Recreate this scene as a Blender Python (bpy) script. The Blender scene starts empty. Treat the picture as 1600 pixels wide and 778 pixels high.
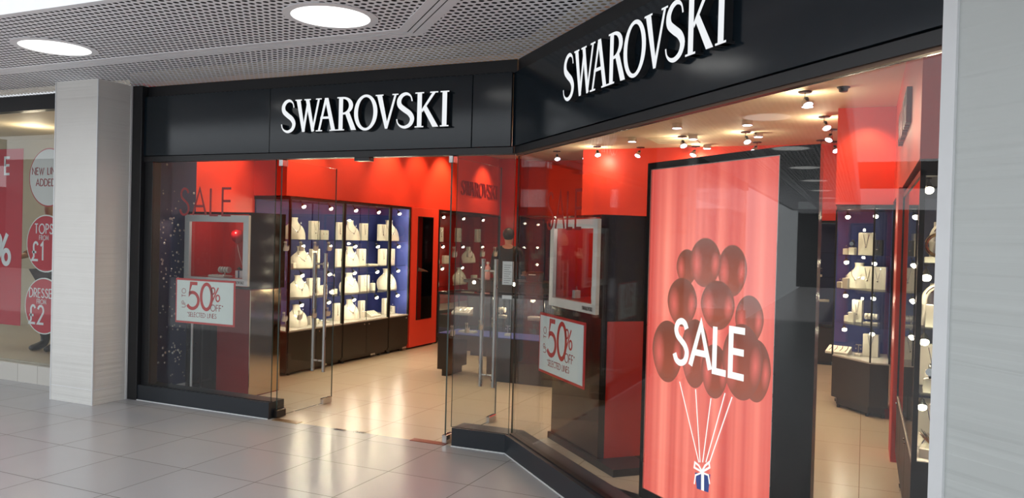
import bpy, math, random
from mathutils import Vector, Matrix
random.seed(7)
C = bpy.context.scene.collection
SC = bpy.context.scene
PI = math.pi

# ---------------------------------------------------------------- camera, world, exposure
YAW, PITCH, ROLL, FPX, CAMH = math.radians(24.0925), math.radians(-0.6991), math.radians(1.4958), 1232.3, 1.57
fw = Vector((-math.sin(YAW)*math.cos(PITCH), math.cos(YAW)*math.cos(PITCH), math.sin(PITCH)))
rt = Vector((math.cos(YAW), math.sin(YAW), 0))
upv = rt.cross(fw)
rt2 = math.cos(ROLL)*rt + math.sin(ROLL)*upv
up2 = -math.sin(ROLL)*rt + math.cos(ROLL)*upv
cam = bpy.data.cameras.new('camera')
cam.sensor_width = 36.0
cam.lens = FPX/1600*36
cam.clip_end = 200
camo = bpy.data.objects.new('camera', cam)
C.objects.link(camo)
camo.matrix_world = Matrix(((rt2.x, up2.x, -fw.x, 0), (rt2.y, up2.y, -fw.y, 0), (rt2.z, up2.z, -fw.z, CAMH), (0, 0, 0, 1)))
SC.camera = camo

WORLD_COL, WORLD_STR = (0.92, 0.96, 1.0), 1.8
w = bpy.data.worlds.new('daylight')
SC.world = w
w.use_nodes = True
bg = w.node_tree.nodes['Background']
bg.inputs['Color'].default_value = (*WORLD_COL, 1)
bg.inputs['Strength'].default_value = WORLD_STR
# unseen sun added over the roof so floor bounce brightens the soffit
sl = bpy.data.lights.new('sun', 'SUN'); sl.energy = 8.0; sl.angle = math.radians(2); sl.color = (1, .97, .93)
so = bpy.data.objects.new('sun', sl); C.objects.link(so)
so.rotation_euler = (math.radians(-32), 0, math.radians(-8))
SC.view_settings.view_transform = 'Standard'
SC.view_settings.look = 'None'
SC.view_settings.gamma = 1.0
SC.view_settings.use_curve_mapping = False
SC.view_settings.exposure = 0.0
cy = SC.cycles
cy.use_denoising = True
cy.max_bounces = 10
cy.diffuse_bounces = 4
cy.glossy_bounces = 4
cy.transparent_max_bounces = 40
cy.sample_clamp_indirect = 1.5
cy.caustics_reflective = False
cy.caustics_refractive = False

WARM = (1.0, 0.72, 0.42)
WARMW = (1.0, 0.82, 0.58)

def lamp(kind, loc, power, col=WARM, aim=None, size=0.03, cone=70, blend=0.6):
    l = bpy.data.lights.new('shop_lamp_or_fill_light', kind)
    l.energy = power
    l.color = col
    if kind in ('POINT', 'SPOT'):
        l.shadow_soft_size = size
    if kind == 'SPOT':
        l.spot_size = math.radians(cone)
        l.spot_blend = blend
    o = bpy.data.objects.new('shop_lamp_or_fill_light', l)
    C.objects.link(o)
    o.location = loc
    if aim is not None:
        o.rotation_euler = (Vector(aim) - Vector(loc)).to_track_quat('-Z', 'Y').to_euler()
    return o

# ---------------------------------------------------------------- pixel helpers (measuring only)
def ray(px, py):
    return rt2*((px-800)/FPX) - up2*((py-389)/FPX) + fw
CAM = Vector((0, 0, CAMH))
def at_y(px, py, Y):
    d = ray(px, py); return CAM + d*(Y/d.y)
def at_x(px, py, X):
    d = ray(px, py); return CAM + d*(X/d.x)
def at_z(px, py, z):
    d = ray(px, py); return CAM + d*((z-CAMH)/d.z)

# ---------------------------------------------------------------- materials
def lin(r, g, b):
    f = lambda c: (c/255/12.92) if c/255 <= .04045 else ((c/255+.055)/1.055)**2.4
    return (f(r), f(g), f(b))

def newmat(name):
    m = bpy.data.materials.new(name)
    m.use_nodes = True
    nt = m.node_tree
    for n in list(nt.nodes):
        nt.nodes.remove(n)
    return m, nt

class NB:
    """small node builder"""
    def __init__(s, nt): s.nt = nt
    def n(s, t, **kw):
        nd = s.nt.nodes.new(t)
        for k, v in kw.items(): setattr(nd, k, v)
        return nd
    def put(s, sock, v):
        if isinstance(v, bpy.types.NodeSocket): s.nt.links.new(v, sock)
        else: sock.default_value = v
    def math(s, op, a, b=None, c=None):
        nd = s.n('ShaderNodeMath', operation=op)
        s.put(nd.inputs[0], a)
        if b is not None: s.put(nd.inputs[1], b)
        if c is not None: s.put(nd.inputs[2], c)
        return nd.outputs[0]
    def coord(s, which='Object'):
        return s.n('ShaderNodeTexCoord').outputs[which]
    def xyz(s, v):
        nd = s.n('ShaderNodeSeparateXYZ'); s.put(nd.inputs[0], v); return nd.outputs
    def noise(s, vec, scale, detail=3, rough=.5):
        nd = s.n('ShaderNodeTexNoise')
        if vec is not None: s.put(nd.inputs['Vector'], vec)
        nd.inputs['Scale'].default_value = scale; nd.inputs['Detail'].default_value = detail; nd.inputs['Roughness'].default_value = rough
        return nd.outputs['Fac']
    def mix(s, f, a, b):
        nd = s.n('ShaderNodeMix', data_type='RGBA')
        s.put(nd.inputs[0], f)
        for i, v in ((6, a), (7, b)):
            if isinstance(v, tuple): v = (*v, 1)
            s.put(nd.inputs[i], v)
        return nd.outputs[2]
    def rng(s, v, a, b, c, d):
        nd = s.n('ShaderNodeMapRange'); s.put(nd.inputs[0], v)
        for i, x in enumerate((a, b, c, d)): nd.inputs[i+1].default_value = x
        return nd.outputs[0]
    def scale(s, v, xyz):
        nd = s.n('ShaderNodeMapping'); s.put(nd.inputs['Vector'], v); nd.inputs['Scale'].default_value = xyz; return nd.outputs[0]
    def bump(s, h, strength, dist):
        nd = s.n('ShaderNodeBump'); s.put(nd.inputs['Height'], h)
        nd.inputs['Strength'].default_value = strength; nd.inputs['Distance'].default_value = dist
        return nd.outputs[0]
    def principled(s, col, rough, metal=0, normal=None, spec=.5):
        b = s.n('ShaderNodeBsdfPrincipled')
        s.put(b.inputs['Base Color'], (*col, 1) if isinstance(col, tuple) else col)
        s.put(b.inputs['Roughness'], rough); b.inputs['Metallic'].default_value = metal
        b.inputs['Specular IOR Level'].default_value = spec
        if normal is not None: s.put(b.inputs['Normal'], normal)
        return b
    def out(s, sh):
        o = s.n('ShaderNodeOutputMaterial'); s.nt.links.new(sh, o.inputs['Surface'])

_M = {}
def mat(name, col, rough=.5, metal=0, var=.06, spec=.5, emit=None, estr=0, nscale=6):
    """painted / moulded surface with slight procedural variation"""
    if name in _M: return _M[name]
    m, nt = newmat(name); b = NB(nt)
    co = b.coord()
    nz = b.noise(co, nscale, 4)
    c = b.mix(nz, tuple(max(0, x*(1-var)) for x in col), tuple(x*(1+var) for x in col))
    r = b.rng(nz, .0, 1.0, max(0.02, rough*.9), min(1, rough*1.1))
    p = b.principled(c, r, metal, spec=spec)
    if emit:
        p.inputs['Emission Color'].default_value = (*emit, 1); p.inputs['Emission Strength'].default_value = estr
    b.out(p.outputs[0]); _M[name] = m
    return m

def glass_mat(name, tint, base=.04, rough=.0):
    if name in _M: return _M[name]
    m, nt = newmat(name); b = NB(nt)
    lw = b.n('ShaderNodeLayerWeight'); lw.inputs['Blend'].default_value = .5
    p5 = b.math('POWER', lw.outputs['Facing'], 5.0)
    nz = b.noise(b.coord(), 1.5, 2)
    f = b.math('MULTIPLY_ADD', p5, .96-base, b.rng(nz, 0, 1, base*.9, base*1.1))
    t = b.n('ShaderNodeBsdfTransparent'); t.inputs[0].default_value = (*tint, 1)
    g = b.n('ShaderNodeBsdfGlossy'); g.inputs['Roughness'].default_value = rough; g.inputs['Color'].default_value = (1, 1, 1, 1)
    mx = b.n('ShaderNodeMixShader'); nt.links.new(f, mx.inputs[0]); nt.links.new(t.outputs[0], mx.inputs[1]); nt.links.new(g.outputs[0], mx.inputs[2])
    b.out(mx.outputs[0]); _M[name] = m
    return m

def tile_mat(name, col, joint, size, ox, oy, jw, rough, var=.05):
    m, nt = newmat(name); b = NB(nt)
    x, y, z = b.xyz(b.coord())
    def fr(v, o):
        u = b.math('DIVIDE', b.math('SUBTRACT', v, o), size)
        f = b.math('FRACT', u)
        return b.math('ABSOLUTE', b.math('SUBTRACT', f, .5)), b.math('FLOOR', u)
    fx, ix = fr(x, ox); fy, iy = fr(y, oy)
    line = b.math('GREATER_THAN', b.math('MAXIMUM', fx, fy), .5-jw/size/2)
    wn = b.n('ShaderNodeTexWhiteNoise'); wn.noise_dimensions = '2D'
    cb = b.n('ShaderNodeCombineXYZ'); b.put(cb.inputs[0], ix); b.put(cb.inputs[1], iy); b.put(wn.inputs['Vector'], cb.outputs[0])
    nz = b.noise(b.coord(), 3.0, 5)
    k = b.math('ADD', b.math('MULTIPLY', wn.outputs['Value'], .5), b.math('MULTIPLY', nz, .5))
    c = b.mix(k, tuple(v*(1-var) for v in col), tuple(v*(1+var) for v in col))
    c = b.mix(line, c, joint)
    r = b.math('ADD', b.rng(nz, .0, 1.0, rough*.92, rough*1.08), b.math('MULTIPLY', line, .5))
    p = b.principled(c, r, normal=b.bump(b.math('SUBTRACT', 1.0, line), .3, .002))
    b.out(p.outputs[0]); return m

def perforated_mat():
    m, nt = newmat('perforated steel soffit'); b = NB(nt)
    x, y, z = b.xyz(b.coord())
    PX, PY, RR = .0505, .0558, .0165
    v = b.math('DIVIDE', y, PY); row = b.math('FLOOR', v)
    u = b.math('ADD', b.math('DIVIDE', x, PX), b.math('MULTIPLY', row, -.06))
    du = b.math('MULTIPLY', b.math('SUBTRACT', b.math('FRACT', u), .5), PX)
    dv = b.math('MULTIPLY', b.math('SUBTRACT', b.math('FRACT', v), .5), PY)
    d = b.math('SQRT', b.math('ADD', b.math('POWER', b.math('ABSOLUTE', du), 2.0), b.math('POWER', b.math('ABSOLUTE', dv), 2.0)))
    hole = b.math('LESS_THAN', d, RR)
    nz = b.noise(b.coord(), 2.2, 5)
    c = b.mix(nz, (.86, .87, .90), (.93, .94, .97))
    p = b.principled(c, .5)
    t = b.n('ShaderNodeBsdfTransparent')
    mx = b.n('ShaderNodeMixShader'); nt.links.new(hole, mx.inputs[0]); nt.links.new(p.outputs[0], mx.inputs[1]); nt.links.new(t.outputs[0], mx.inputs[2])
    b.out(mx.outputs[0]); return m

def ribbed_mat(name, col, amp=.004):
    """white cladding scored with uneven horizontal lines"""
    m, nt = newmat(name); b = NB(nt)
    co = b.coord()
    n1 = b.noise(b.scale(co, (.25, .25, 16)), 1.0, 2, .4)
    n2 = b.noise(b.scale(co, (.7, .7, 60)), 1.0, 1, .4)
    st = b.math('MULTIPLY', b.math('FRACT', b.math('MULTIPLY', n1, 9.0)), b.math('GREATER_THAN', n2, .45))
    nz = b.noise(co, 4, 4)
    c = b.mix(nz, tuple(v*.95 for v in col), tuple(v*1.04 for v in col))
    p = b.principled(c, .45, normal=b.bump(st, .32, amp))
    b.out(p.outputs[0]); return m

def emit_mat(name, col, strength):
    if name in _M: return _M[name]
    m, nt = newmat(name); b = NB(nt)
    nz = b.noise(b.coord(), 9, 2)
    e = b.n('ShaderNodeEmission'); b.put(e.inputs[0], b.mix(nz, tuple(v*.97 for v in col), tuple(min(1, v*1.03) for v in col)))
    e.inputs[1].default_value = strength
    b.out(e.outputs[0]); _M[name] = m
    if strength > 5: m.cycles.emission_sampling = 'NONE'     # the lamp's own light comes from its light object
    return m

M_FLOOR = tile_mat('grey mall floor tile', (.35, .35, .36), (.07, .065, .06), .6, -2.86, 3.87, .006, .24)
M_SFLOOR = tile_mat('cream shop floor tile', (.62, .54, .43), (.20, .13, .08), .6, .01, 3.87, .005, .26)
M_PERF = perforated_mat()
M_VOID = mat('dark ceiling void', (.012, .012, .013), .9)
M_SOFT = mat('plain steel soffit', (.84, .85, .88), .45)
M_BLACK = mat('black fascia panel', (.006, .012, .018), .15, var=.1)
M_BLACKM = mat('matt black frame', (.012, .013, .015), .38)
M_PLINTH = mat('charcoal plinth', (.018, .023, .030), .34)
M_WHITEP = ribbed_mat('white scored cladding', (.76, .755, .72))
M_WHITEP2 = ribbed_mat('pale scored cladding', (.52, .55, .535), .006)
M_EDGE = mat('white edge trim', (.74, .76, .77), .4)
M_RED = mat('red shop wall', (.82, .056, .028), .42, var=.05)
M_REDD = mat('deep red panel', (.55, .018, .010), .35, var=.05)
M_VINYL = mat('dark red vinyl', (.30, .004, .008), .45)
M_SIGNRED = mat('sign red', (.52, .022, .022), .45)
M_SIGNW = mat('sign white card', (.72, .78, .75), .5)
M_CEIL = mat('cream shop ceiling', (.88, .76, .53), .7, var=.03)
M_CAB = mat('dark brown cabinet', (.022, .016, .013), .34)
M_CABM = mat('black metal cabinet frame', (.010, .009, .009), .3)
M_BLUE = mat('blue velvet back', (.032, .050, .24), .6)
M_BLUED = mat('midnight blue panel', (.022, .034, .12), .45)
M_PURP = mat('plum back', (.045, .012, .04), .5)
M_DISP = mat('ivory display leather', (.80, .76, .66), .5, var=.03)
M_DISPG = mat('grey display leather', (.28, .27, .26), .5)
M_DISPB = mat('black display leather', (.02, .02, .02), .4)
M_SILV = mat('silver jewellery', (.75, .76, .78), .16, 1)
M_GOLD = mat('gold jewellery', (.85, .55, .2), .2, 1)
M_STEEL = mat('brushed steel', (.55, .53, .50), .28, 1)
M_CHROME = mat('polished steel', (.75, .74, .72), .12, 1)
M_SILVERF = mat('silver display frame', (.70, .73, .72), .42, .05)
M_GLASS = glass_mat('clear shopfront glass', (.94, .955, .95), .032)
M_CGLASS = glass_mat('cabinet glass', (.96, .97, .97), .04)
M_GEDGE = mat('glass edge', (.05, .075, .065), .2)
M_SHELF = glass_mat('glass shelf', (.88, .93, .92), .05)
M_BULB = emit_mat('lit warm bulb', (1, .86, .62), 22)
M_LENS = emit_mat('lit cool spot lens', (.86, .80, 1.0), 9)
M_DOWN = emit_mat('lit downlight diffuser', (1, .98, .94), 2.6)
M_PAPER = mat('white paper', (.75, .73, .70), .6)
M_INK = mat('black ink', (.012, .012, .012), .5)
M_SKIN = mat('skin', (.50, .27, .18), .5)
M_HAIR = mat('dark hair', (.012, .009, .008), .5)
M_UNI = mat('black uniform', (.015, .015, .017), .7)

# ---------------------------------------------------------------- mesh helpers
class MB:
    def __init__(s): s.v = []; s.f = []; s.m = []; s.uv = None
    def add(s, vs, fs, mi=0):
        o = len(s.v); s.v += [tuple(p) for p in vs]
        for f in fs: s.f.append(tuple(i+o for i in f)); s.m.append(mi)
        return s
    def box(s, x0, y0, z0, x1, y1, z1, mi=0, thin=None):
        vs = [(x, y, z) for z in (z0, z1) for y in (y0, y1) for x in (x0, x1)]
        fs = [(0, 2, 3, 1), (4, 5, 7, 6), (0, 1, 5, 4), (2, 6, 7, 3), (0, 4, 6, 2), (1, 3, 7, 5)]
        ax = [2, 2, 1, 1, 0, 0]
        for f, a in zip(fs, ax):
            pass
        if thin is None: return s.add(vs, fs, mi)
        o = len(s.v); s.v += vs
        for f, a in zip(fs, ax): s.f.append(tuple(i+o for i in f)); s.m.append(0 if a == thin else 1)
        return s
    def bbox(s, x0, y0, z0, x1, y1, z1, b=.004, mi=0):
        """box with chamfered vertical and top edges"""
        def ring(z, e): return [(x0+e+b, y0+e, z), (x1-e-b, y0+e, z), (x1-e, y0+e+b, z), (x1-e, y1-e-b, z), (x1-e-b, y1-e, z), (x0+e+b, y1-e, z), (x0+e, y1-e-b, z), (x0+e, y0+e+b, z)]
        return s.loft([ring(z0, 0), ring(z1-b, 0), ring(z1, b)], mi=mi)
    def loft(s, rings, closed=True, caps=True, mi=0):
        n = len(rings[0]); vs = [p for r in rings for p in r]; fs = []
        for i in range(len(rings)-1):
            for j in range(n if closed else n-1):
                k = (j+1) % n
                fs.append((i*n+j, i*n+k, (i+1)*n+k, (i+1)*n+j))
        if caps:
            fs.append(tuple(reversed(range(n)))); fs.append(tuple((len(rings)-1)*n+j for j in range(n)))
        return s.add(vs, fs, mi)
    def prism(s, pts, z0, z1, mi=0):
        return s.loft([[(x, y, z0) for x, y in pts], [(x, y, z1) for x, y in pts]], mi=mi)
    def cyl(s, c, r, z0, z1, n=20, r1=None, mi=0):
        r1 = r if r1 is None else r1
        R = lambda rr, z: [(c[0]+rr*math.cos(2*PI*i/n), c[1]+rr*math.sin(2*PI*i/n), z) for i in range(n)]
        return s.loft([R(r, z0), R(r1, z1)], mi=mi)
    def lathe(s, prof, c=(0, 0), n=20, mi=0):
        return s.loft([[(c[0]+max(r, 1e-4)*math.cos(2*PI*i/n), c[1]+max(r, 1e-4)*math.sin(2*PI*i/n), z) for i in range(n)] for r, z in prof], mi=mi)
    def sphere(s, c, r, n=12, mi=0, sc=(1, 1, 1)):
        k = max(6, n//2+1)
        return s.loft([[(c[0]+sc[0]*r*math.sin(PI*j/k+1e-3*(j == 0)-1e-3*(j == k))*math.cos(2*PI*i/n), c[1]+sc[1]*r*math.sin(PI*j/k+1e-3*(j == 0)-1e-3*(j == k))*math.sin(2*PI*i/n), c[2]-sc[2]*r*math.cos(PI*j/k)) for i in range(n)] for j in range(k+1)], mi=mi)
    def tube(s, pts, r, n=8, mi=0, closed=False):
        P = [Vector(p) for p in pts]; rings = []; m = len(P)
        rr = r if isinstance(r, (list, tuple)) else [r]*m
        up = Vector((0, 0, 1))
        for i, p in enumerate(P):
            a = P[i-1] if (i > 0 or closed) else p
            b = P[(i+1) % m] if (i < m-1 or closed) else p
            t = (b-a).normalized()
            u = t.cross(up)
            if u.length < 1e-3: u = t.cross(Vector((0, 1, 0)))
            u.normalize(); v = u.cross(t)
            rings.append([tuple(p+rr[i]*(math.cos(2*PI*j/n)*u+math.sin(2*PI*j/n)*v)) for j in range(n)])
        if closed: rings.append(rings[0])
        return s.loft(rings, caps=not closed, mi=mi)
    def xf(s, M):
        s.v = [tuple(M @ Vector(p)) for p in s.v]; return s
    def build(s, name, mats, parent=None, smooth=False, loc=None, rot=None):
        me = bpy.data.meshes.new(name)
        me.from_pydata(s.v, [], s.f)
        for m in (mats if isinstance(mats, (list, tuple)) else [mats]): me.materials.append(m)
        me.polygons.foreach_set('material_index', s.m)
        if smooth:
            me.polygons.foreach_set('use_smooth', [True]*len(s.f))
        if s.uv:
            ul = me.uv_layers.new(name='print')
            for l in me.loops: ul.data[l.index].uv = s.uv[l.vertex_index]
        me.update()
        o = bpy.data.objects.new(name, me); C.objects.link(o)
        if smooth:
            try:
                me.set_sharp_from_angle(angle=math.radians(40))
            except Exception: pass
        if parent: o.parent = parent
        if loc is not None: o.location = loc
        if rot is not None: o.rotation_euler = (0, 0, rot)
        return o

def tag(o, label, cat, group=None, kind=None):
    o['label'] = label; o['category'] = cat
    if group: o['group'] = group
    if kind: o['kind'] = kind
    return o
def thing(name, label, cat, loc=(0, 0, 0), rot=0, group=None, kind=None):
    o = bpy.data.objects.new(name, None); C.objects.link(o)
    o.empty_display_size = .05
    o.location = loc; o.rotation_euler = (0, 0, rot)
    return tag(o, label, cat, group, kind)
def struct(o, label=None):
    o['kind'] = 'structure'
    if label: o['label'] = label
    return o
def dup(root, loc, rot, label, group=None):
    r = root.copy(); C.objects.link(r); r.location = loc; r.rotation_euler = (0, 0, rot)
    r['label'] = label
    if group: r['group'] = group
    for ch in list(root.children):
        c = ch.copy(); C.objects.link(c); c.parent = r
        for g in list(ch.children):
            d = g.copy(); C.objects.link(d); d.parent = c
    return r

# facade frames: the doorway front runs along X at Y=5.24, the long front runs from the corner towards the camera at 45 degrees
YA = 5.24
PC = Vector((-2.361, 5.27, 0))
RB = -PI/4
def B(s, off, z=0):
    k = math.sqrt(.5)
    return Vector((PC.x+(s+off)*k, PC.y+(off-s)*k, z))

# ---------------------------------------------------------------- lettering
def arc(cx, cy, rx, ry, a0, a1, n=14):
    return [(cx+rx*math.cos(math.radians(a0+(a1-a0)*i/n)), cy+ry*math.sin(math.radians(a0+(a1-a0)*i/n))) for i in range(n+1)]
def spline(p, n=5):
    out = []
    for i in range(len(p)-1):
        p0 = p[max(i-1, 0)]; p1 = p[i]; p2 = p[i+1]; p3 = p[min(i+2, len(p)-1)]
        for k in range(n):
            t = k/n
            out.append(tuple(.5*(2*b+(c-a)*t+(2*a-5*b+4*c-d)*t*t+(3*b-a-3*c+d)*t**3) for a, b, c, d in zip(p0, p1, p2, p3)))
    return out+[tuple(p[-1])]
SCURVE = spline([(.45, .83), (.38, .95), (.25, 1), (.11, .94), (.05, .79), (.11, .64), (.25, .54), (.40, .43), (.48, .27), (.42, .08), (.25, 0), (.09, .05), (.0, .2)])
GLY = {
 'A': (.72, [[(0, 0), (.36, 1), (.72, 0)], [(.13, .33), (.59, .33)]]),
 'C': (.72, [arc(.5, .5, .5, .5, 48, 312, 22)]),
 'D': (.68, [[(0, 0), (0, 1), (.22, 1)]+arc(.22, .5, .46, .5, 85, -85)+[(.22, 0), (-.03, 0)]]),
 'E': (.44, [[(.44, 1), (0, 1), (0, 0), (.44, 0)], [(0, .53), (.42, .53)]]),
 'F': (.42, [[(.42, 1), (0, 1), (0, 0)], [(0, .53), (.38, .53)]]),
 'I': (.06, [[(.03, 0), (.03, 1)]]),
 'L': (.40, [[(0, 1), (0, 0), (.40, 0)]]),
 'M': (.86, [[(0, 0), (.12, 1), (.43, .15), (.74, 1), (.86, 0)]]),
 'N': (.66, [[(0, 0), (0, 1), (.66, 0), (.66, 1)]]),
 'O': (.96, [arc(.48, .5, .48, .5, 0, 360, 32)]),
 'P': (.46, [[(0, 0), (0, 1), (.2, 1)]+arc(.2, .74, .26, .26, 85, -85)+[(.2, .48), (0, .48)]]),
 'R': (.50, [[(0, 0), (0, 1), (.2, 1)]+arc(.2, .74, .26, .26, 85, -85)+[(.2, .48), (0, .48)], [(.2, .48), (.5, 0)]]),
 'S': (.48, [SCURVE]),
 'T': (.54, [[(0, 1), (.54, 1)], [(.27, 1), (.27, 0)]]),
 'U': (.60, [[(0, 1), (0, .3)]+arc(.3, .3, .3, .3, 185, 355)+[(.6, .3), (.6, 1)]]),
 'W': (1.0, [[(0, 1), (.27, 0), (.5, .9), (.73, 0), (1.0, 1)]]),
 '0': (.56, [arc(.28, .5, .28, .5, 0, 360, 32)]),
 '1': (.24, [[(0, .8), (.2, 1), (.2, 0)]]),
 '2': (.54, [arc(.26, .72, .26, .28, 165, -25)+[(0, 0), (.54, 0)]]),
 '5': (.56, [[(.48, 1), (.15, 1), (.07, .58)]+arc(.23, .32, .32, .32, 118, -145, 22)]),
 '%': (.82, [arc(.19, .75, .17, .22, 0, 360, 20), arc(.64, .25, .17, .22, 0, 360, 20), [(.68, 1), (.14, 0)]]),
 '£': (.56, [arc(.34, .76, .2, .24, 20, 180)+[(.16, .4), (.17, .2), (0, 0), (.56, 0)], [(0, .45), (.4, .45)]]),
 '*': (.16, [[(.08, .78), (.08, 1)], [(0, .83), (.16, .95)], [(0, .95), (.16, .83)]]),
}
def ribbon(mb, pts, wd, y0, y1, mi=0, wf=None):
    """thick flat stroke in the X-Z plane, with mitred joints"""
    closed = (abs(pts[0][0]-pts[-1][0])+abs(pts[0][1]-pts[-1][1])) < 1e-6
    P = [Vector(p) for p in pts]
    if closed: P = P[:-1]
    n = len(P); L = []; R = []
    for i, p in enumerate(P):
        a = P[i-1] if (i > 0 or closed) else None
        b = P[(i+1) % n] if (i < n-1 or closed) else None
        d1 = (p-a).normalized() if a is not None else (b-p).normalized()
        d2 = (b-p).normalized() if b is not None else d1
        n1 = Vector((-d1.y, d1.x)); n2 = Vector((-d2.y, d2.x))
        m = (n1+n2)
        m = n1 if m.length < .2 else m.normalized()
        k = 1/max(.45, m.dot(n1))
        hw = (wf(i/(n-1)) if wf else wd)/2
        L.append(p+m*hw*k); R.append(p-m*hw*k)
    rings = [[(l.x, y0, l.y), (r.x, y0, r.y), (r.x, y1, r.y), (l.x, y1, l.y)] for l, r in zip(L, R)]
    if closed: rings.append(rings[0])
    mb.loft(rings, caps=not closed, mi=mi)
def text(mb, s, x, z, h, stroke, y0=0, y1=-.003, gap=.16, mi=0, sx=1.0, vertical=False, align='l'):
    tw = sum((GLY[c][0]*sx+gap if c != ' ' else .4*sx+gap) for c in s)-gap
    cx = 0 if align == 'l' else (-tw if align == 'r' else -tw/2)
    for c in s:
        if c == ' ': cx += .4*sx+gap; continue
        wdt, st = GLY[c]
        for k in st:
            p = [((cx+a*sx)*h, b*h) for a, b in k]
            p = [(x-b, z+a) for a, b in p] if vertical else [(x+a, z+b) for a, b in p]
            ribbon(mb, p, stroke*h, y0, y1, mi)
        cx += wdt*sx+gap
    return tw*h

def logo(mb, width, depth, mi_face=0, mi_side=1, y=0.0):
    """serif capitals of the fascia sign; local x from 0 to width, z from 0 to height"""
    k = width/1442.0; H = 243*k
    def V(x, v): return (x*k, (1-v)*H)
    def poly(pts):
        q = [V(*p) for p in pts]; n = len(q)
        ar = sum(q[i][0]*q[(i+1) % n][1]-q[(i+1) % n][0]*q[i][1] for i in range(n))
        if ar < 0: q.reverse()
        f = [(a, y-depth, b) for a, b in q]; r = [(a, y, b) for a, b in q]
        mb.add(f, [tuple(range(n))], mi_face)
        mb.add(f+r, [(i+n, (i+1) % n+n, (i+1) % n, i) for i in range(n)], mi_side)
        mb.add(r, [tuple(reversed(range(n)))], mi_side)
    def strip(L, R):
        for i in range(len(L)-1): poly([L[i], L[i+1], R[i+1], R[i]])
    def serif(x0, x1, top, t=.035):
        v0, v1 = (0, t) if top else (1-t, 1); poly([(x0, v0), (x1, v0), (x1, v1), (x0, v1)])
    def S(x0, sc):
        c = spline([(120, .24), (112, .12), (96, .05), (72, .02), (42, .07), (22, .20), (28, .35), (62, .47), (102, .59), (122, .74), (108, .90), (72, .975), (38, .95), (14, .86), (6, .74)], 4)
        n = len(c); L = []; R = []
        for i, p in enumerate(c):
            a = c[max(i-1, 0)]; b = c[min(i+1, n-1)]
            dx, dy = (b[0]-a[0]), (b[1]-a[1])*243; l = math.hypot(dx, dy) or 1
            t = i/(n-1)
            wd = 6+30*math.sin(PI*min(1, max(0, (t-.02)/.96)))**1.3
            if t < .06 or t > .94: wd = 9
            L.append((x0+sc*(p[0]+dy/l*wd/2), p[1]-dx/l*wd/2/243)); R.append((x0+sc*(p[0]-dy/l*wd/2), p[1]+dx/l*wd/2/243))
        strip(L, R)
    S(0, 1.0)
    # W
    poly([(143, .02), (180, .02), (226, .98), (200, 1.0)]); poly([(200, 1), (222, 1), (258, .12), (244, .02)])
    poly([(228, .02), (262, .02), (312, .98), (286, 1)]); poly([(286, 1), (304, 1), (358, .02), (340, .02)])
    serif(132, 192, 1); serif(216, 276, 1); serif(322, 374, 1)
    # A
    poly([(344, 1), (362, 1), (420, .08), (404, .0)]); poly([(402, 0), (434, 0), (502, 1), (466, 1)])
    poly([(368, .56), (458, .56), (464, .63), (364, .63)]); serif(326, 384, 0); serif(450, 514, 0)
    # R
    poly([(530, .0), (566, .0), (566, 1), (530, 1)]); serif(514, 580, 0); serif(514, 570, 1)
    o = [(566, 0)]+[(566+88*math.sin(a)*1.0, .265-.265*math.cos(a)) for a in [PI*i/14 for i in range(1, 14)]]+[(566, .53)]
    i_ = [(566, .06)]+[(566+52*math.sin(a), .265-.205*math.cos(a)) for a in [PI*i/14 for i in range(1, 14)]]+[(566, .47)]
    strip(o, i_)
    poly([(586, .50), (622, .46), (684, 1), (640, 1)])
    # O
    n = 36
    o = [(764+100*math.cos(2*PI*i/n), .5-.53*math.sin(2*PI*i/n)) for i in range(n+1)]
    i_ = [(764+66*math.cos(2*PI*i/n+.12), .5-.455*math.sin(2*PI*i/n+.12)) for i in range(n+1)]
    strip(o, i_)
    # V
    poly([(858, .02), (900, .02), (952, .9), (930, 1.0)]); poly([(930, 1), (950, 1), (1022, .02), (1004, .02)]); serif(846, 912, 1); serif(986, 1036, 1)
    S(1020, 1.08)
    # K
    poly([(1192, 0), (1228, 0), (1228, 1), (1192, 1)]); serif(1174, 1244, 1); serif(1174, 1244, 0)
    poly([(1226, .50), (1232, .58), (1338, .02), (1312, .02)]); serif(1292, 1356, 1)
    poly([(1236, .46), (1266, .40), (1362, 1), (1316, 1)])
    # I
    poly([(1390, 0), (1426, 0), (1426, 1), (1390, 1)]); serif(1374, 1442, 1); serif(1374, 1442, 0)
    return H

# ================================================================ SETTING
# floors: the shop floor lies behind the line of the two fronts, the mall floor before it
cpt = (PC.x, 5.25)
e1 = B(9.0, 0)
mb = MB(); mb.add([(-32, 5.25, 0), (-32, -9, 0), (14, -9, 0), (14, e1.y, 0), (e1.x, e1.y, 0), (cpt[0], cpt[1], 0)], [(0, 1, 2, 5), (2, 3, 4, 5)])
struct(mb.build('floor', M_FLOOR), 'grey glossy tiled mall floor outside the shop')
mb = MB(); mb.add([(-6.3, 5.25, 0), (cpt[0], cpt[1], 0), (e1.x, e1.y, 0), (4.2, 13.4, 0), (-6.3, 13.4, 0)], [(0, 1, 2, 3, 4)])
struct(mb.build('floor', M_SFLOOR), 'cream tiled floor inside the shop')

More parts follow.
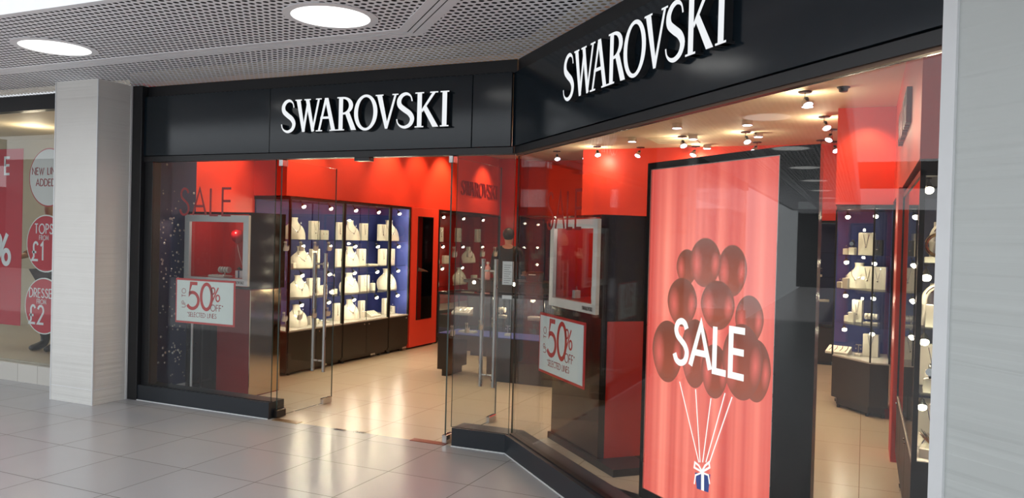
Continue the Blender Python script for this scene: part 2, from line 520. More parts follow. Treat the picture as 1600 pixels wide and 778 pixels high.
# soffit: perforated panels under a dark void, with plain rims beside the joint
ZS = 2.89
def boff(o, s): p = B(s, -o); return (p.x, p.y)
def acorner(dy):                                    # where the lines parallel to both fronts at distance dy meet
    t = math.tan(math.radians(22.5))
    return (PC.x-dy*t, PC.y-.03-dy)
def soffit(d0, d1, name):
    a0, a1 = acorner(d0), acorner(d1)
    b0, b1 = boff(d0, 5.6), boff(d1, 5.6)
    y0, y1 = YA-d0, YA-d1
    mb = MB(); mb.add([(-30, y0, ZS), (a0[0], y0, ZS), (a1[0], y1, ZS), (-30, y1, ZS), (b0[0], b0[1], ZS), (b1[0], b1[1], ZS)], [(0, 3, 2, 1), (1, 2, 5, 4)])
    return struct(mb.build(name, M_PERF), 'grey perforated metal soffit over the shopfronts')
soffit(-.06, .86, 'ceiling'); soffit(.86, 2.06, 'ceiling')
def rim(d0, d1, z0, z1, m=None):
    a0, a1 = acorner(d0), acorner(d1); b0, b1 = boff(d0, 5.6), boff(d1, 5.6); y0, y1 = YA-d0, YA-d1
    mb = MB()
    for P in ([(-30, y0), (a0[0], y0), (a1[0], y1), (-30, y1)], [a0, b0, b1, a1]):
        mb.prism(P, z0, z1)
    return struct(mb.build('trim_1', m or M_SOFT))
rim(.775, .835, ZS-.004, ZS+.002); rim(.845, .875, ZS-.005, ZS+.002); rim(.885, .945, ZS-.004, ZS+.002)
rim(.835, .885, ZS-.001, ZS+.001, M_VOID)
rim(2.0, 2.06, ZS-.006, ZS+.002); rim(2.06, 2.09, ZS-.02, ZS+.5)
a2 = boff(2.09, 5.6)
mb = MB(); mb.add([(-30, 5.6, ZS+.45), (2, 5.6, ZS+.45), (a2[0]+1.5, a2[1]+1.5, ZS+.45), (a2[0], a2[1], ZS+.45), (*acorner(2.09), ZS+.45), (-30, YA-2.09, ZS+.45)], [(0, 1, 2, 3, 4, 5)])
struct(mb.build('ceiling_void', M_VOID), 'dark void above the perforated soffit')  # near-black sheet stands for the unlit space seen through the holes

# fascia boards, beams and posts
def fascia(name, x0, x1, y0, y1, z0, z1, m, parent=None, bframe=False):
    mb = MB().bbox(x0, y0, z0, x1, y1, z1, .003)
    return mb
for i, (x0, x1) in enumerate(((-6.13, -4.619), (-4.615, -2.702), (-2.698, -2.378))):
    struct(MB().bbox(x0, 5.245, 2.25, x1, 5.33, 2.79, .003).build('trim_2', M_BLACK), 'black glossy fascia panel over the doorway front')
struct(MB().box(-6.24, 5.285, 2.785, -2.36, 5.36, ZS).build('trim_3', M_BLACKM))
struct(MB().bbox(-6.24, 5.253, 2.195, -2.36, 5.34, 2.248, .004).build('trim_4', M_BLACKM))
ob = Vector((PC.x, PC.y, 0))
def bbuild(mb, name, m, **k):
    o = mb.build(name, m, **k); o.location = ob; o.rotation_euler = (0, 0, RB); return o
struct(bbuild(MB().bbox(-.01, -.012, 2.25, 3.66, .08, 2.79, .003), 'trim_5', M_BLACK), 'black glossy fascia panel over the long window')
struct(bbuild(MB().box(0, .02, 2.785, 3.66, .09, ZS), 'trim_6', M_BLACKM))
struct(bbuild(MB().bbox(0, .0, 2.195, 3.66, .085, 2.248, .004), 'trim_7', M_BLACKM))
struct(bbuild(MB().box(0.02, .012, 2.182, 3.66, .026, 2.196), 'trim_7', mat('bronze strip', (.16, .10, .07), .4, .6)))
struct(MB().bbox(-6.238, 5.215, 0, -6.085, 5.36, ZS, .004).build('trim_8', M_BLACKM), 'black post at the end of the shopfront')
struct(MB().bbox(-6.085, 5.262, .135, -5.985, 5.36, 2.2, .004).build('trim_8', M_BLACKM))
# plinths
def plinth(pts, name, lab):
    return struct(MB().prism(pts, 0, .14).build(name, M_PLINTH), lab)
plinth([(-6.085, 5.228), (-4.545, 5.228), (-4.545, 5.42), (-6.085, 5.42)], 'baseboard_left', 'charcoal plinth under the left shop window')
struct(MB().box(-6.07, 5.25, .14, -4.55, 5.28, .146).build('trim_9', M_BLACKM))
k = math.tan(math.radians(22.5))
o0 = B(0, -.01); o1 = B(3.66, -.01); i0 = B(-.19*k, .19); i1 = B(3.66, .19)
plinth([(-2.80, 5.236), (-2.366, 5.25), (o1.x, o1.y), (i1.x, i1.y), (-2.30, 5.44), (-2.80, 5.43)], 'baseboard_right', 'charcoal plinth turning the corner under the long window')
g0, g1 = B(0.02, .015), B(3.65, .015); h0, h1 = B(0.02, .055), B(3.65, .055)
struct(MB().prism([(g0.x, g0.y), (g1.x, g1.y), (h1.x, h1.y), (h0.x, h0.y)], .14, .15).build('trim_9', M_BLACKM))
q0, q1 = B(0, -.022), B(3.66, -.022)
mb = MB().prism([(-2.80, 5.226), (-2.37, 5.238), (-2.366, 5.25), (-2.80, 5.236)], 0, .006)
mb.prism([(q0.x, q0.y), (q1.x, q1.y), (o1.x, o1.y), (o0.x, o0.y)], 0, .006)
mb.box(-6.085, 5.218, 0, -4.55, 5.228, .006)
struct(mb.build('trim_10', M_EDGE))

# pillars clad in scored white boards
mb = MB().box(-6.755, 4.857, 0, -6.205, 5.21, ZS)
p = struct(mb.build('pillar', M_WHITEP), 'white square pillar between the two shops')
mb = MB()
for x in (-6.76, -6.212):
    mb.box(x, 4.852, 0, x+.012, 4.864, ZS)
mb.box(-6.212, 5.196, 0, -6.2, 5.214, ZS)
mb.build('edge_trim', M_EDGE, p)
mb = MB().box(-6.757, 4.855, .135, -6.203, 5.2, .138)
mb.build('joint_line', M_SOFT, p)
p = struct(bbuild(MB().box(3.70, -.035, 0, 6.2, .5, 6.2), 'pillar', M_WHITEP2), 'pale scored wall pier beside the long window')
o = MB().box(3.655, -.045, 0, 3.703, .5, 6.2).build('edge_trim', M_EDGE, p)

# shopfront glass
struct(MB().box(-5.99, 5.262, .14, -4.555, 5.274, 2.2, thin=1).build('window_1', [M_GLASS, M_GEDGE]), 'left shopfront pane beside the open door')
struct(MB().box(-2.822, 5.262, .14, -2.345, 5.274, 2.2, thin=1).build('window_2', [M_GLASS, M_GEDGE]), 'narrow shopfront pane between the door and the corner')
struct(bbuild(MB().box(.012, .03, .145, 3.65, .042, 2.18, thin=1), 'window_3', [M_GLASS, M_GEDGE]), 'long shop window running towards the pale pier')

# glass doors, both standing open into the shop
def swan(mb, x, z, h, mi=0):
    """resting swan mark, in local Y-Z (flat), width along y"""
    o = [(.0, .0), (.62, .0), (.80, .12), (.84, .34), (.78, .62), (.66, .40), (.60, .52), (.46, .36), (.36, .46), (.30, .66), (.36, .84), (.34, .97), (.22, 1.0), (.10, .92), (.04, .80), (.16, .84), (.22, .78), (.16, .60), (.06, .40), (-.04, .2)]
    P = [(x+a*h*.8, z+b*h) for a, b in o]
    return P
def door_leaf(name, X, y0, y1, label, hy):
    mb = MB().box(X-.006, y0, .015, X+.006, y1, 2.185, thin=0)
    d = struct(mb.build(name, [M_GLASS, M_GEDGE]), label)
    for sx in (-1, 1):
        b = MB(); xx = X+sx*.06
        b.cyl((xx, hy), .0165, .32, 1.40, 14)
        for z in (.42, 1.30):
            b.tube([(X+sx*.006, hy, z), (xx, hy, z)], .009, 10)
        b.build('handle', M_STEEL, d, smooth=True)
    mb = MB().bbox(X-.018, y1-.15, .008, X+.018, y1-.01, .062, .006)
    mb.build('floor_lock', M_CHROME, d)
    mb = MB().bbox(X-.02, y0-.02, .008, X+.02, y0+.10, .07, .005)
    mb.build('bottom_pivot', M_CHROME if X > -4 else M_CABM, d)
    mb = MB().bbox(X-.02, y0-.02, 2.14, X+.02, y0+.06, 2.195, .005)
    mb.build('top_pivot', M_CHROME, d)
    for z in (1.42, .815):
        m2 = MB()
        for i in range(4):
            yy = y0+.05+i*(y1-y0-.16)/3
            P = swan(m2, yy, z, .085); n = len(P)
            for xx in (X-.0075,):
                c = (xx, yy+.03, z+.03)
                m2.add([(xx, a, b) for a, b in P], [tuple(range(n))])
            m2.add([(X+.0075, a, b) for a, b in P], [tuple(reversed(range(n)))])
        m2.build('swan_decal', mat('frosted decal', (.62, .58, .50), .6), d)
    return d
door_leaf('door_1', -4.522, 5.30, 6.055, 'left glass door leaf standing open into the shop', 5.845)
door_leaf('door_2', -2.878, 5.28, 6.17, 'right glass door leaf standing open into the shop', 5.985)
struct(MB().box(-3.76, 5.262, 2.166, -3.62, 5.33, 2.197).build('trim_11', M_CABM))

# shop shell
struct(MB().box(-6.40, 5.36, 0, -6.25, 13.4, 2.98).build('wall_left', M_RED), 'red side wall of the shop')
struct(MB().box(-6.40, 12.75, 0, 4.3, 12.9, 2.98).build('wall_back', M_RED), 'red back wall of the shop')
q = B(4.2, .0)
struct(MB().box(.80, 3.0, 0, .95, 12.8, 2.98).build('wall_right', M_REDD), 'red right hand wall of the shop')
cc = B(6.0, .06); 
mb = MB()
P = [(-6.4, 5.345), (-2.34, 5.345), (B(3.7, .09).x, B(3.7, .09).y), (1.0, 2.6), (1.0, 12.95), (-6.4, 12.95)]
mb.prism(P, 2.95, 3.05)
struct(mb.build('ceiling', M_CEIL), 'cream ceiling inside the shop')
# bulkheads over the cabinets
struct(MB().box(-6.25, 6.87, 1.985, -5.79, 12.75, 2.95).build('bulkhead', M_RED), 'red bulkhead over the left hand cabinets')
struct(MB().box(-3.92, 11.30, 1.93, -.30, 12.75, 2.95).build('bulkhead', M_RED), 'red bulkhead over the rear cabinets')
struct(MB().box(-.28, 8.45, 2.0, .24, 12.75, 2.95).build('bulkhead', M_RED), 'red bulkhead over the corner cabinet')
struct(MB().box(.24, 4.47, 2.03, .80, 8.45, 2.95).build('bulkhead', M_RED), 'red bulkhead over the right hand cabinets')
struct(MB().box(-5.79, 12.3, 0, -5.42, 12.75, 2.95).build('bulkhead', M_REDD), 'red pier in the rear corner')
# upper building wall over both fronts so that daylight enters only through the glass
mb = MB().box(-30, 5.4, 3.0, -2.3, 5.6, 6.2)
struct(mb.build('wall_front', M_BLACKM), 'upper wall above the shopfronts')
struct(bbuild(MB().box(-.1, .12, 3.06, 8, .3, 6.2), 'wall_front', M_BLACKM), 'upper wall above the long window')
# far sides of the mall, seen in reflections
M_MALLW = mat('grey mall wall', (.12, .12, .125), .5)
M_MALLL = mat('pale balcony front', (.55, .56, .58), .5)
struct(MB().box(-30, -9.3, 0, 14, -9, 4.1).build('wall_opposite', M_MALLW), 'shopfronts across the mall')
mb = MB().box(-30.3, -9, 0, -30, 5.4, 3.06); mb.box(-30.3, -9, 3.87, -30, 5.4, 4.87)
struct(mb.build('wall_end', M_MALLW), 'far end of the mall with its bridge')
struct(MB().box(13.7, -9, 0, 14, -.5, 5).build('wall_end', M_MALLW), 'near end of the mall')

# ================================================================ SIGNS
mb = MB(); H = logo(mb, 1.585, .045)
t = mb.build('fascia_lettering', [emit_mat('lit white sign face', (.93, .96, 1.0), .95), mat('dark letter return', (.02, .022, .025), .4)])
t.location = (-4.458, 5.2449, 2.405)
tag(t, 'white serif shop name lettering on the fascia above the open doorway', 'sign', 'shop name letterings')
mb = MB(); logo(mb, 1.645, .045)
t = mb.build('fascia_lettering', [_M['lit white sign face'], _M['dark letter return']])
p = B(.965, -.0121, 2.42); t.location = p; t.rotation_euler = (0, 0, RB)
tag(t, 'white serif shop name lettering on the angled fascia above the long window', 'sign', 'shop name letterings')
mb = MB(); logo(mb, 1.32, .02)
t = mb.build('wall_lettering', [mat('dark red letter', (.20, .008, .008), .35), _M['dark red letter']])
t.location = (-5.789, 10.92, 2.25); t.rotation_euler = (0, 0, PI/2)
tag(t, 'dark red serif shop name lettering on the red bulkhead above the rear left cabinet', 'sign')
mb = MB(); logo(mb, 1.3, .03)
t = mb.build('wall_lettering', [_M['dark red letter'], _M['dark red letter']])
t.location = (.239, 6.75, 2.36); t.rotation_euler = (0, 0, -PI/2)
tag(t, 'dark red shop name lettering seen edge on along the right hand bulkhead', 'sign')

mb = MB(); text(mb, 'SALE', 0, 0, .235, .085, gap=.22, sx=.92)
t = mb.build('window_sticker', M_VINYL); t.location = (-5.652, 5.2755+.003, 1.715)
tag(t, 'dark red SALE lettering stuck on the pane left of the doorway', 'sticker', 'SALE window lettering')
mb = MB(); text(mb, 'SALE', 0, 0, .235, .085, gap=.19, sx=.80)
t = mb.build('window_sticker', M_VINYL); t.location = B(.545, .046, 1.648); t.rotation_euler = (0, 0, RB)
tag(t, 'dark red SALE lettering stuck on the long window near the corner', 'sticker', 'SALE window lettering')

def offer_sign(label, loc, rot, y):
    s = thing('offer_sign', label, 'sign', loc, rot, '50% off window signs')
    W, H = .70, .402
    MB().bbox(0, 0, 0, W, .008, H, .003).build('border', M_SIGNRED, s)
    c = MB().box(.018, -.002, .018, W-.018, 0.001, H-.018).build('card', M_SIGNW, s)
    mb = MB()
    text(mb, '50', .155, .135, .225, .13, y0=-.002, gap=.13)
    text(mb, '%', .425, .21, .125, .10, y0=-.002)
    mb.build('figures', M_SIGNRED, c)
    mb = MB()
    text(mb, 'UP TO', .125, .14, .045, .10, y0=-.002, vertical=True, gap=.2)
    text(mb, 'OFF*', .425, .125, .055, .11, y0=-.002, gap=.2)
    text(mb, '*SELECTED LINES', .15, .062, .038, .11, y0=-.002, gap=.16)
    mb.build('lettering', M_VINYL, c)
    return s
offer_sign('red bordered 50% off sign on the pane left of the doorway', (-5.688, 5.277+.003, .742), 0, 0)
offer_sign('red bordered 50% off sign on the long window near the corner', B(.45, .048, .68), RB, 0)

# paper notices on the narrow pane
def notice(x, z, w_, h, lab, lines):
    n = MB().box(0, 0, 0, w_, .002, h).build('paper_notice', M_PAPER); n.location = (x, 5.277, z)
    tag(n, lab, 'notice', 'paper notices on the narrow pane')
    mb = MB()
    for i in range(lines):
        mb.box(.012, -.0006, h-.03-i*.016, w_-.015-.01*(i % 3), 0, h-.026-i*.016)
    mb.build('printed_lines', mat('grey print', (.3, .28, .26), .6), n)
notice(-2.432, 1.235, .088, .172, 'tall white paper notice on the narrow pane by the right door handle', 9)
notice(-2.430, 1.13, .084, .028, 'small white paper strip just below the tall notice on the narrow pane', 1)

# floor fittings in the doorway
t = MB().bbox(-4.50, 5.215, 0, -4.24, 5.29, .004, .001).build('floor_spring_plate', mat('brown brass plate', (.30, .20, .11), .35, .7)); tag(t, 'brown metal floor spring plate at the left door pivot', 'floor plate')
t = MB().bbox(-3.16, 5.225, 0, -2.86, 5.30, .004, .001).build('floor_spring_plate', mat('red brown plate', (.22, .05, .03), .4)); tag(t, 'red brown floor spring plate at the right door pivot', 'floor plate')
for px, py, l in ((531, 672, 'left one of two small metal bolt sockets in the doorway floor'), (562, 676, 'right one of two small metal bolt sockets in the doorway floor')):
    c = at_z(px, py, 0)
    s = thing('floor_bolt_socket', l, 'socket', (c.x, c.y, 0), 0, 'bolt sockets in the doorway floor')
    MB().bbox(-.05, -.02, 0, .05, .02, .004, .001).build('cover_plate', M_CHROME, s)
    MB().cyl((0, 0), .011, .003, .005, 12).build('bolt_hole', M_INK, s)

# ================================================================ MALL DOWNLIGHTS
def downlight(x, y, lab):
    d = thing('ceiling_downlight', lab, 'ceiling light', (x, y, ZS), 0, 'round downlights in the mall soffit')
    mb = MB(); n = 40
    R = lambda r, z: [(r*math.cos(2*PI*i/n), r*math.sin(2*PI*i/n), z) for i in range(n)]
    mb.loft([R(.285, -.002), R(.285, -.006), R(.236, -.008), R(.236, -.002)], caps=False)
    mb.build('rim', M_SOFT, d)
    MB().cyl((0, 0), .236, -.006, -.003, 40).build('diffuser', M_DOWN, d)
order = ['nearest the corner of the shopfront', 'above the left shop window', 'left of the white pillar', 'second beyond the white pillar', 'third beyond the white pillar', 'fourth beyond the white pillar', 'fifth beyond the white pillar']
for i, x in enumerate((-2.985, -5.45, -8.2, -10.95, -13.7, -16.6, -19.6)):
    downlight(x, 3.905, 'round white downlight in the perforated soffit, '+order[i])
p = B(2.9, -1.34); downlight(p.x, p.y, 'round white downlight in the perforated soffit above the angled fascia')
for i, (x, y, e) in enumerate(((-2.985, 3.905, 26), (-5.45, 3.905, 26), (p.x, p.y, 26))):
    l = lamp('SPOT', (x, y, ZS-.02), e, (1, .96, .9), (x, y, 0), .22, 150, 1)

# ================================================================ JEWELLERY DISPLAYS (local: front = -y, x across, z up)
def p_bust(root, sc=1.0, m=None):
    m = m or M_DISP
    mb = MB(); n = 18
    #        z    cx?  rx    ry    cy
    prof = [(0, .132, .022, -.055), (.03, .138, .024, -.050), (.08, .137, .026, -.034), (.115, .126, .027, -.020), (.145, .104, .027, -.008), (.168, .076, .027, .004), (.186, .054, .027, .012), (.205, .044, .028, .018), (.23, .043, .030, .022), (.25, .050, .036, .024)]
    rings = []
    for z, rx, ry, cy_ in prof:
        rings.append([(sc*rx*math.cos(2*PI*i/n), sc*(cy_+ry*math.sin(2*PI*i/n) + .30*(rx*math.cos(2*PI*i/n))**2/.1), sc*z) for i in range(n)])
    mb.loft(rings)
    mb.build('bust', m, root, smooth=True)
    mb = MB(); pts = []
    for i in range(17):
        t = i/16; a = PI*(t*2-1)
        x = .062*math.sin(a*.5)*(1.0); z = .20-.11*(1-abs(t*2-1)**1.6)
        k = 1-abs(t*2-1)
        pts.append((sc*x*1.0, sc*(-.015-.055*k*1.05), sc*z))
    mb.tube(pts, .0022*sc, 5)
    mb.sphere((0, sc*-.079, sc*.082), .008*sc, 8)
    mb.build('necklace', M_SILV, root, smooth=True)
def p_slab(root, w, h, d=.05, m=None):
    MB().bbox(-w/2, -d/2, 0, w/2, d/2, h, .004).build('slab', m or M_DISP, root)
    mb = MB(); r = .0018
    if h > .12:
        mb.tube([(-w*.18, -d/2-.002, h*.93), (-w*.05, -d/2-.003, h*.5), (0, -d/2-.003, h*.42), (w*.05, -d/2-.003, h*.5), (w*.18, -d/2-.002, h*.93)], r, 5)
        mb.sphere((0, -d/2-.004, h*.36), .009, 8)
    else:
        mb.sphere((-w*.2, -d/2-.002, h*.6), .006, 7); mb.sphere((w*.2, -d/2-.002, h*.6), .006, 7)
    mb.build('pendant', M_SILV, root, smooth=True)
def p_block(root, w=.05, h=.06):
    MB().bbox(-w/2, -w/2, 0, w/2, w/2, h, .004).build('block', M_DISP, root)
    mb = MB(); mb.tube([(.012*math.cos(a), 0, h+.0105+.012*math.sin(a)) for a in [2*PI*i/14 for i in range(14)]], .002, 5, closed=True)
    mb.sphere((0, 0, h+.026), .005, 7)
    mb.build('ring', M_SILV, root, smooth=True)
def p_roll(root, w=.12):
    mb = MB().bbox(-w/2-.01, -.035, 0, w/2+.01, .035, .016, .003); mb.cyl((0, 0), .008, .014, .05, 10)
    mb.build('stand', M_DISP, root)
    mb = MB().cyl((0, 0), .03, -w/2, w/2, 20); mb.v = [(z, y, x+.07) for x, y, z in mb.v]; mb.f = [tuple(reversed(f)) for f in mb.f]
    mb.build('cushion', M_DISP, root, smooth=True)
    mb = MB()
    for x in (-w*.28, 0.0, w*.26):
        mb.tube([(x, .0315*math.cos(a), .07+.0315*math.sin(a)) for a in [2*PI*i/20 for i in range(20)]], .003, 5, closed=True)
    mb.build('bracelet', M_SILV, root, smooth=True)
def p_earring(root, h=.11):
    MB().bbox(-.03, -.03, 0, .03, .03, .025, .003).build('base', M_DISP, root)
    mb = MB().cyl((0, 0), .004, .024, h, 8); mb.tube([(-.028, 0, h), (.028, 0, h)], .0035, 8)
    mb.build('stem', M_STEEL, root, smooth=True)
    for x in (-.024, .024):
        mb = MB(); mb.tube([(x, -.002, h-.002), (x, -.004, h-.03)], .0012, 5); mb.sphere((x, -.004, h-.036), .007, 8)
        mb.build('earring', M_SILV, root, smooth=True)
def p_watch(root, h=.13):
    MB().bbox(-.03, -.03, 0, .03, .03, h*.55, .004).build('plinth', M_DISP, root)
    mb = MB()
    mb.tube([(0, .004+.026*math.cos(a), h*.55+.036+.034*math.sin(a)) for a in [2*PI*i/20 for i in range(20)]], .008, 6, closed=True)
    mb.build('strap', M_DISPB, root, smooth=True)
    mb = MB().cyl((0, 0), .019, 0, .008, 20); mb.v = [(x, -.030-z, y+h*.55+.036) for x, y, z in mb.v]
    mb.build('dial', M_SILV, root, smooth=True)
def p_ramp(root, w=.22, d=.11):
    mb = MB(); mb.add([(-w/2, -d, 0), (w/2, -d, 0), (w/2, 0, 0), (-w/2, 0, 0), (-w/2, -d, .02), (w/2, -d, .02), (w/2, 0, .075), (-w/2, 0, .075)], [(3, 2, 1, 0), (4, 5, 6, 7), (0, 1, 5, 4), (1, 2, 6, 5), (2, 3, 7, 6), (3, 0, 4, 7)])
    mb.build('ramp', M_DISP, root)
    mb = MB()
    for i in range(4):
        x = -w*.36+i*w*.24; mb.tube([(x, -d*.85, .033), (x+.012, -d*.5, .055), (x, -d*.12, .073)], .003, 5)
    mb.build('bracelet', M_SILV, root, smooth=True)
def p_tray(root, w=.2):
    MB().bbox(-w/2, -.05, 0, w/2, .05, .022, .004).build('tray', M_DISP, root)
    for i in range(5): MB().sphere((-w*.38+i*w*.19, -.012+.02*(i % 2), .026), .007, 7).build('stud_earring', M_SILV, root, smooth=True)
def p_arch(root, w=.15, h=.22):
    mb = MB(); pts = [(-w/2, 0, 0), (-w/2, 0, h*.5)]+[(-w/2*math.cos(a), 0, h*.55+h*.4*math.sin(a)) for a in [PI*i/12 for i in range(1, 12)]]+[(w/2, 0, h*.5), (w/2, 0, 0)]
    mb.tube(pts, .016, 10); mb.build('arch', M_DISP, root, smooth=True)
    mb = MB().tube([(x*.98, y-.018, z) for x, y, z in pts[3:-3]], .0028, 6)
    mb.build('necklace', M_SILV, root, smooth=True)
def p_hoop(root, r=.055):
    MB().bbox(-.06, -.04, 0, .06, .04, .03, .004).build('base', M_DISP, root)
    mb = MB().tube([(r*math.cos(a), 0, .03+r+.006+r*math.sin(a)) for a in [2*PI*i/28 for i in range(28)]], .009, 8, closed=True)
    mb.build('bangle', M_GOLD, root, smooth=True)
def p_spray(root):
    MB().bbox(-.06, -.05, 0, .06, .05, .05, .004).build('plinth', M_DISP, root)
    mb = MB()
    for i in range(16):
        a = 2*PI*i/16; e = .25+.5*((i*7) % 5)/5
        mb.tube([(0, 0, .05), (.035*math.cos(a), .035*math.sin(a), .08+.03*e), (.065*math.cos(a), .065*math.sin(a), .09+.07*e)], [.005, .004, .0015], 5)
    mb.build('gold_spray', M_GOLD, root, smooth=True)
PROTO = {}
SPEC = {
 'bust': ('necklace_bust', 'ivory bust with silver necklace', 'jewellery display', lambda r: p_bust(r, 1.0)),
 'bustL': ('necklace_bust', 'large ivory bust with silver necklace', 'jewellery display', lambda r: p_bust(r, 1.13)),
 'slab': ('display_slab', 'upright ivory slab with pendant', 'jewellery display', lambda r: p_slab(r, .15, .22)),
 'slabn': ('display_slab', 'narrow ivory slab with pendant', 'jewellery display', lambda r: p_slab(r, .10, .22)),
 'slabw': ('display_slab', 'wide ivory slab with pendant', 'jewellery display', lambda r: p_slab(r, .20, .21)),
 'low': ('display_slab', 'low ivory slab with studs', 'jewellery display', lambda r: p_slab(r, .15, .115)),
 'dark': ('display_slab', 'upright black slab with pendant', 'jewellery display', lambda r: p_slab(r, .09, .15, .04, M_DISPB)),
 'block': ('ring_block', 'small ivory block with ring', 'jewellery display', lambda r: p_block(r)),
 'blockt': ('ring_block', 'taller ivory block with ring', 'jewellery display', lambda r: p_block(r, .055, .10)),
 'roll': ('bracelet_roll', 'ivory roll with three bracelets', 'jewellery display', lambda r: p_roll(r)),
 'ear': ('earring_stand', 'small steel earring stand', 'jewellery display', lambda r: p_earring(r)),
 'watch': ('watch_stand', 'black watch on ivory plinth', 'jewellery display', lambda r: p_watch(r)),
 'ramp': ('bracelet_ramp', 'sloping ivory bracelet ramp', 'jewellery display', lambda r: p_ramp(r)),
 'tray': ('stud_tray', 'low ivory tray of studs', 'jewellery display', lambda r: p_tray(r)),
 'arch': ('necklace_arch', 'ivory arch with silver necklace', 'jewellery display', lambda r: p_arch(r)),
 'hoop': ('bangle_stand', 'large gold bangle on base', 'jewellery display', lambda r: p_hoop(r)),
 'spray': ('gold_ornament', 'spiky gold ornament on plinth', 'jewellery display', lambda r: p_spray(r)),
}
USED = {}
def put(kind, loc, rot, where, group):
    nm, desc, cat, fn = SPEC[kind]
    if kind in ('bust', 'bustL') and abs(rot-PI/2) < .01: rot -= .45
    loc = (loc[0], loc[1], loc[2]+.0015)
    lab = desc+' '+where
    words = lab.split()
    assert len(words) <= 16, lab
    USED[lab] = USED.get(lab, 0)+1
    if kind not in PROTO:
        r = thing(nm, lab, cat, loc, rot, group); fn(r); PROTO[kind] = r; return r
    return dup(PROTO[kind], loc, rot, lab, group)

LAMP0 = []
def cab_lamp(loc, rot, label, group, power=0, flip=1):
    loc = (loc[0], loc[1], loc[2]-.0012)
    if LAMP0:
        r = dup(LAMP0[0], loc, rot, label, group)
    else:
        r = thing('cabinet_spotlight', label, 'spotlight', loc, rot, group)
        MB().cyl((0, 0), .014, -.006, 0, 12).build('mount', M_CABM, r)
        MB().tube([(0, 0, -.005), (0, -.012, -.03), (0, -.03, -.045)], .0035, 6).build('arm', M_CABM, r, smooth=True)
        mb = MB().lathe([(.006, .03), (.012, .026), (.018, .005), (.026, -.012), (.026, -.014)], n=14)
        M = Matrix.Translation((0, -.035, -.052)) @ Matrix.Rotation(math.radians(-35), 4, 'X')
        mb.xf(M).build('head', M_CABM, r, smooth=True)
        b = MB().sphere((0, 0, -.018), .023, 12, sc=(1, 1, .75)); b.xf(M).build('bulb', M_BULB, r, smooth=True)
        LAMP0.append(r)
    if power:
        v = Matrix.Rotation(rot, 4, 'Z') @ Vector((0, -.07, -.075)) + Vector(loc)
        lamp('POINT', v, power, WARMW, size=.02)
    return r

# ================================================================ LEFT HAND WALL CABINETS
XF = -5.735
LEV = [.50, .84, 1.175, 1.505]
TOP = 1.975
ORD = ['first', 'second', 'third']
CABN = ['first left cabinet', 'second left cabinet', 'narrow third left cabinet']
SHN = ['bottom deck', 'low shelf', 'middle shelf', 'top shelf']
def wall_cabinet(y0, y1, label, doors, back, group, xf=XF, xb=-6.245, sgn=1, end=None):
    """glazed cabinet against the left wall; xf front, xb back"""
    c = thing('display_cabinet', label, 'display cabinet', ((xf+xb)/2, (y0+y1)/2, 0), 0, group)
    ox, oy = (xf+xb)/2, (y0+y1)/2
    L = lambda x0, a, z0, x1, b, z1: (x0-ox, a-oy, z0, x1-ox, b-oy, z1)
    mb = MB().bbox(*L(xb, y0+.005, .06, xf-.012*sgn, y1-.005, .485), .003)
    mb.box(*L(xb, y0+.02, .03, xf-.04*sgn, y1-.02, .06))
    body = mb.build('base', M_CAB, c)
    for yy in (y0+.1, y1-.1):
        MB().cyl((xf-.07*sgn-ox, yy-oy), .018, 0, .035, 10).build('foot', M_CABM, c)
    dw = (y1-y0-.02)/doors
    for i in range(doors):
        a = y0+.01+i*dw
        d = MB().bbox(*sorted_box(L(xf-.012*sgn, a+.002, .085, xf, a+dw-.002, .478)), .002).build('door', M_CAB, c)
        kx = xf-ox+.002*sgn
        MB().sphere((kx, a-oy+(dw-.05 if i % 2 == 0 else .05), .45), .008, 8).build('lock', M_CHROME, d)
    MB().bbox(*sorted_box(L(xf-.004*sgn, (y0+y1)/2+.1, .035, xf+.002*sgn, (y0+y1)/2+.2, .06)), .001).build('kick_label', M_SILV, c)
    MB().box(*L(xb, y0+.005, .485, xf, y1-.005, .5)).build('deck', mat('pale deck', (.60, .57, .52), .35), c)
    MB().box(*sorted_box(L(xb+.0, y0+.01, .5, xb+.02*sgn, y1-.01, TOP-.03))).build('back_panel', back, c)
    MB().box(*sorted_box(L(xb, y0, TOP-.03, xf, y1, TOP))).build('top', M_CABM, c)
    for yy in (y0, y1-.022):
        MB().box(*sorted_box(L(xf-.022*sgn, yy, .485, xf, yy+.022, TOP-.03))).build('frame_post', M_CABM, c)
    if end:
        MB().box(*sorted_box(L(xb+.021*sgn, y1-.016, .5, xf-.024*sgn, y1-.003, TOP-.03))).build('end_panel', end, c)
    for z in LEV[1:]:
        MB().box(*sorted_box(L(xb+.03*sgn, y0+.024, z-.008, xf-.03*sgn, y1-.024, z))).build('shelf', M_SHELF, c)
    gw = (y1-y0-.044)/doors
    for i in range(doors):
        a = y0+.022+i*gw
        MB().box(*sorted_box(L(xf-.012*sgn, a+.001, .5, xf-.006*sgn, a+gw-.001, TOP-.03)), thin=0).build('glass_door', [M_CGLASS, M_GEDGE], c)
    return c
def sorted_box(b):
    x0, y0, z0, x1, y1, z1 = b
    return (min(x0, x1), min(y0, y1), z0, max(x0, x1), max(y0, y1), z1)
cy_ = [(6.875, 7.868, 2), (7.872, 8.878, 2), (8.882, 9.38, 1)]
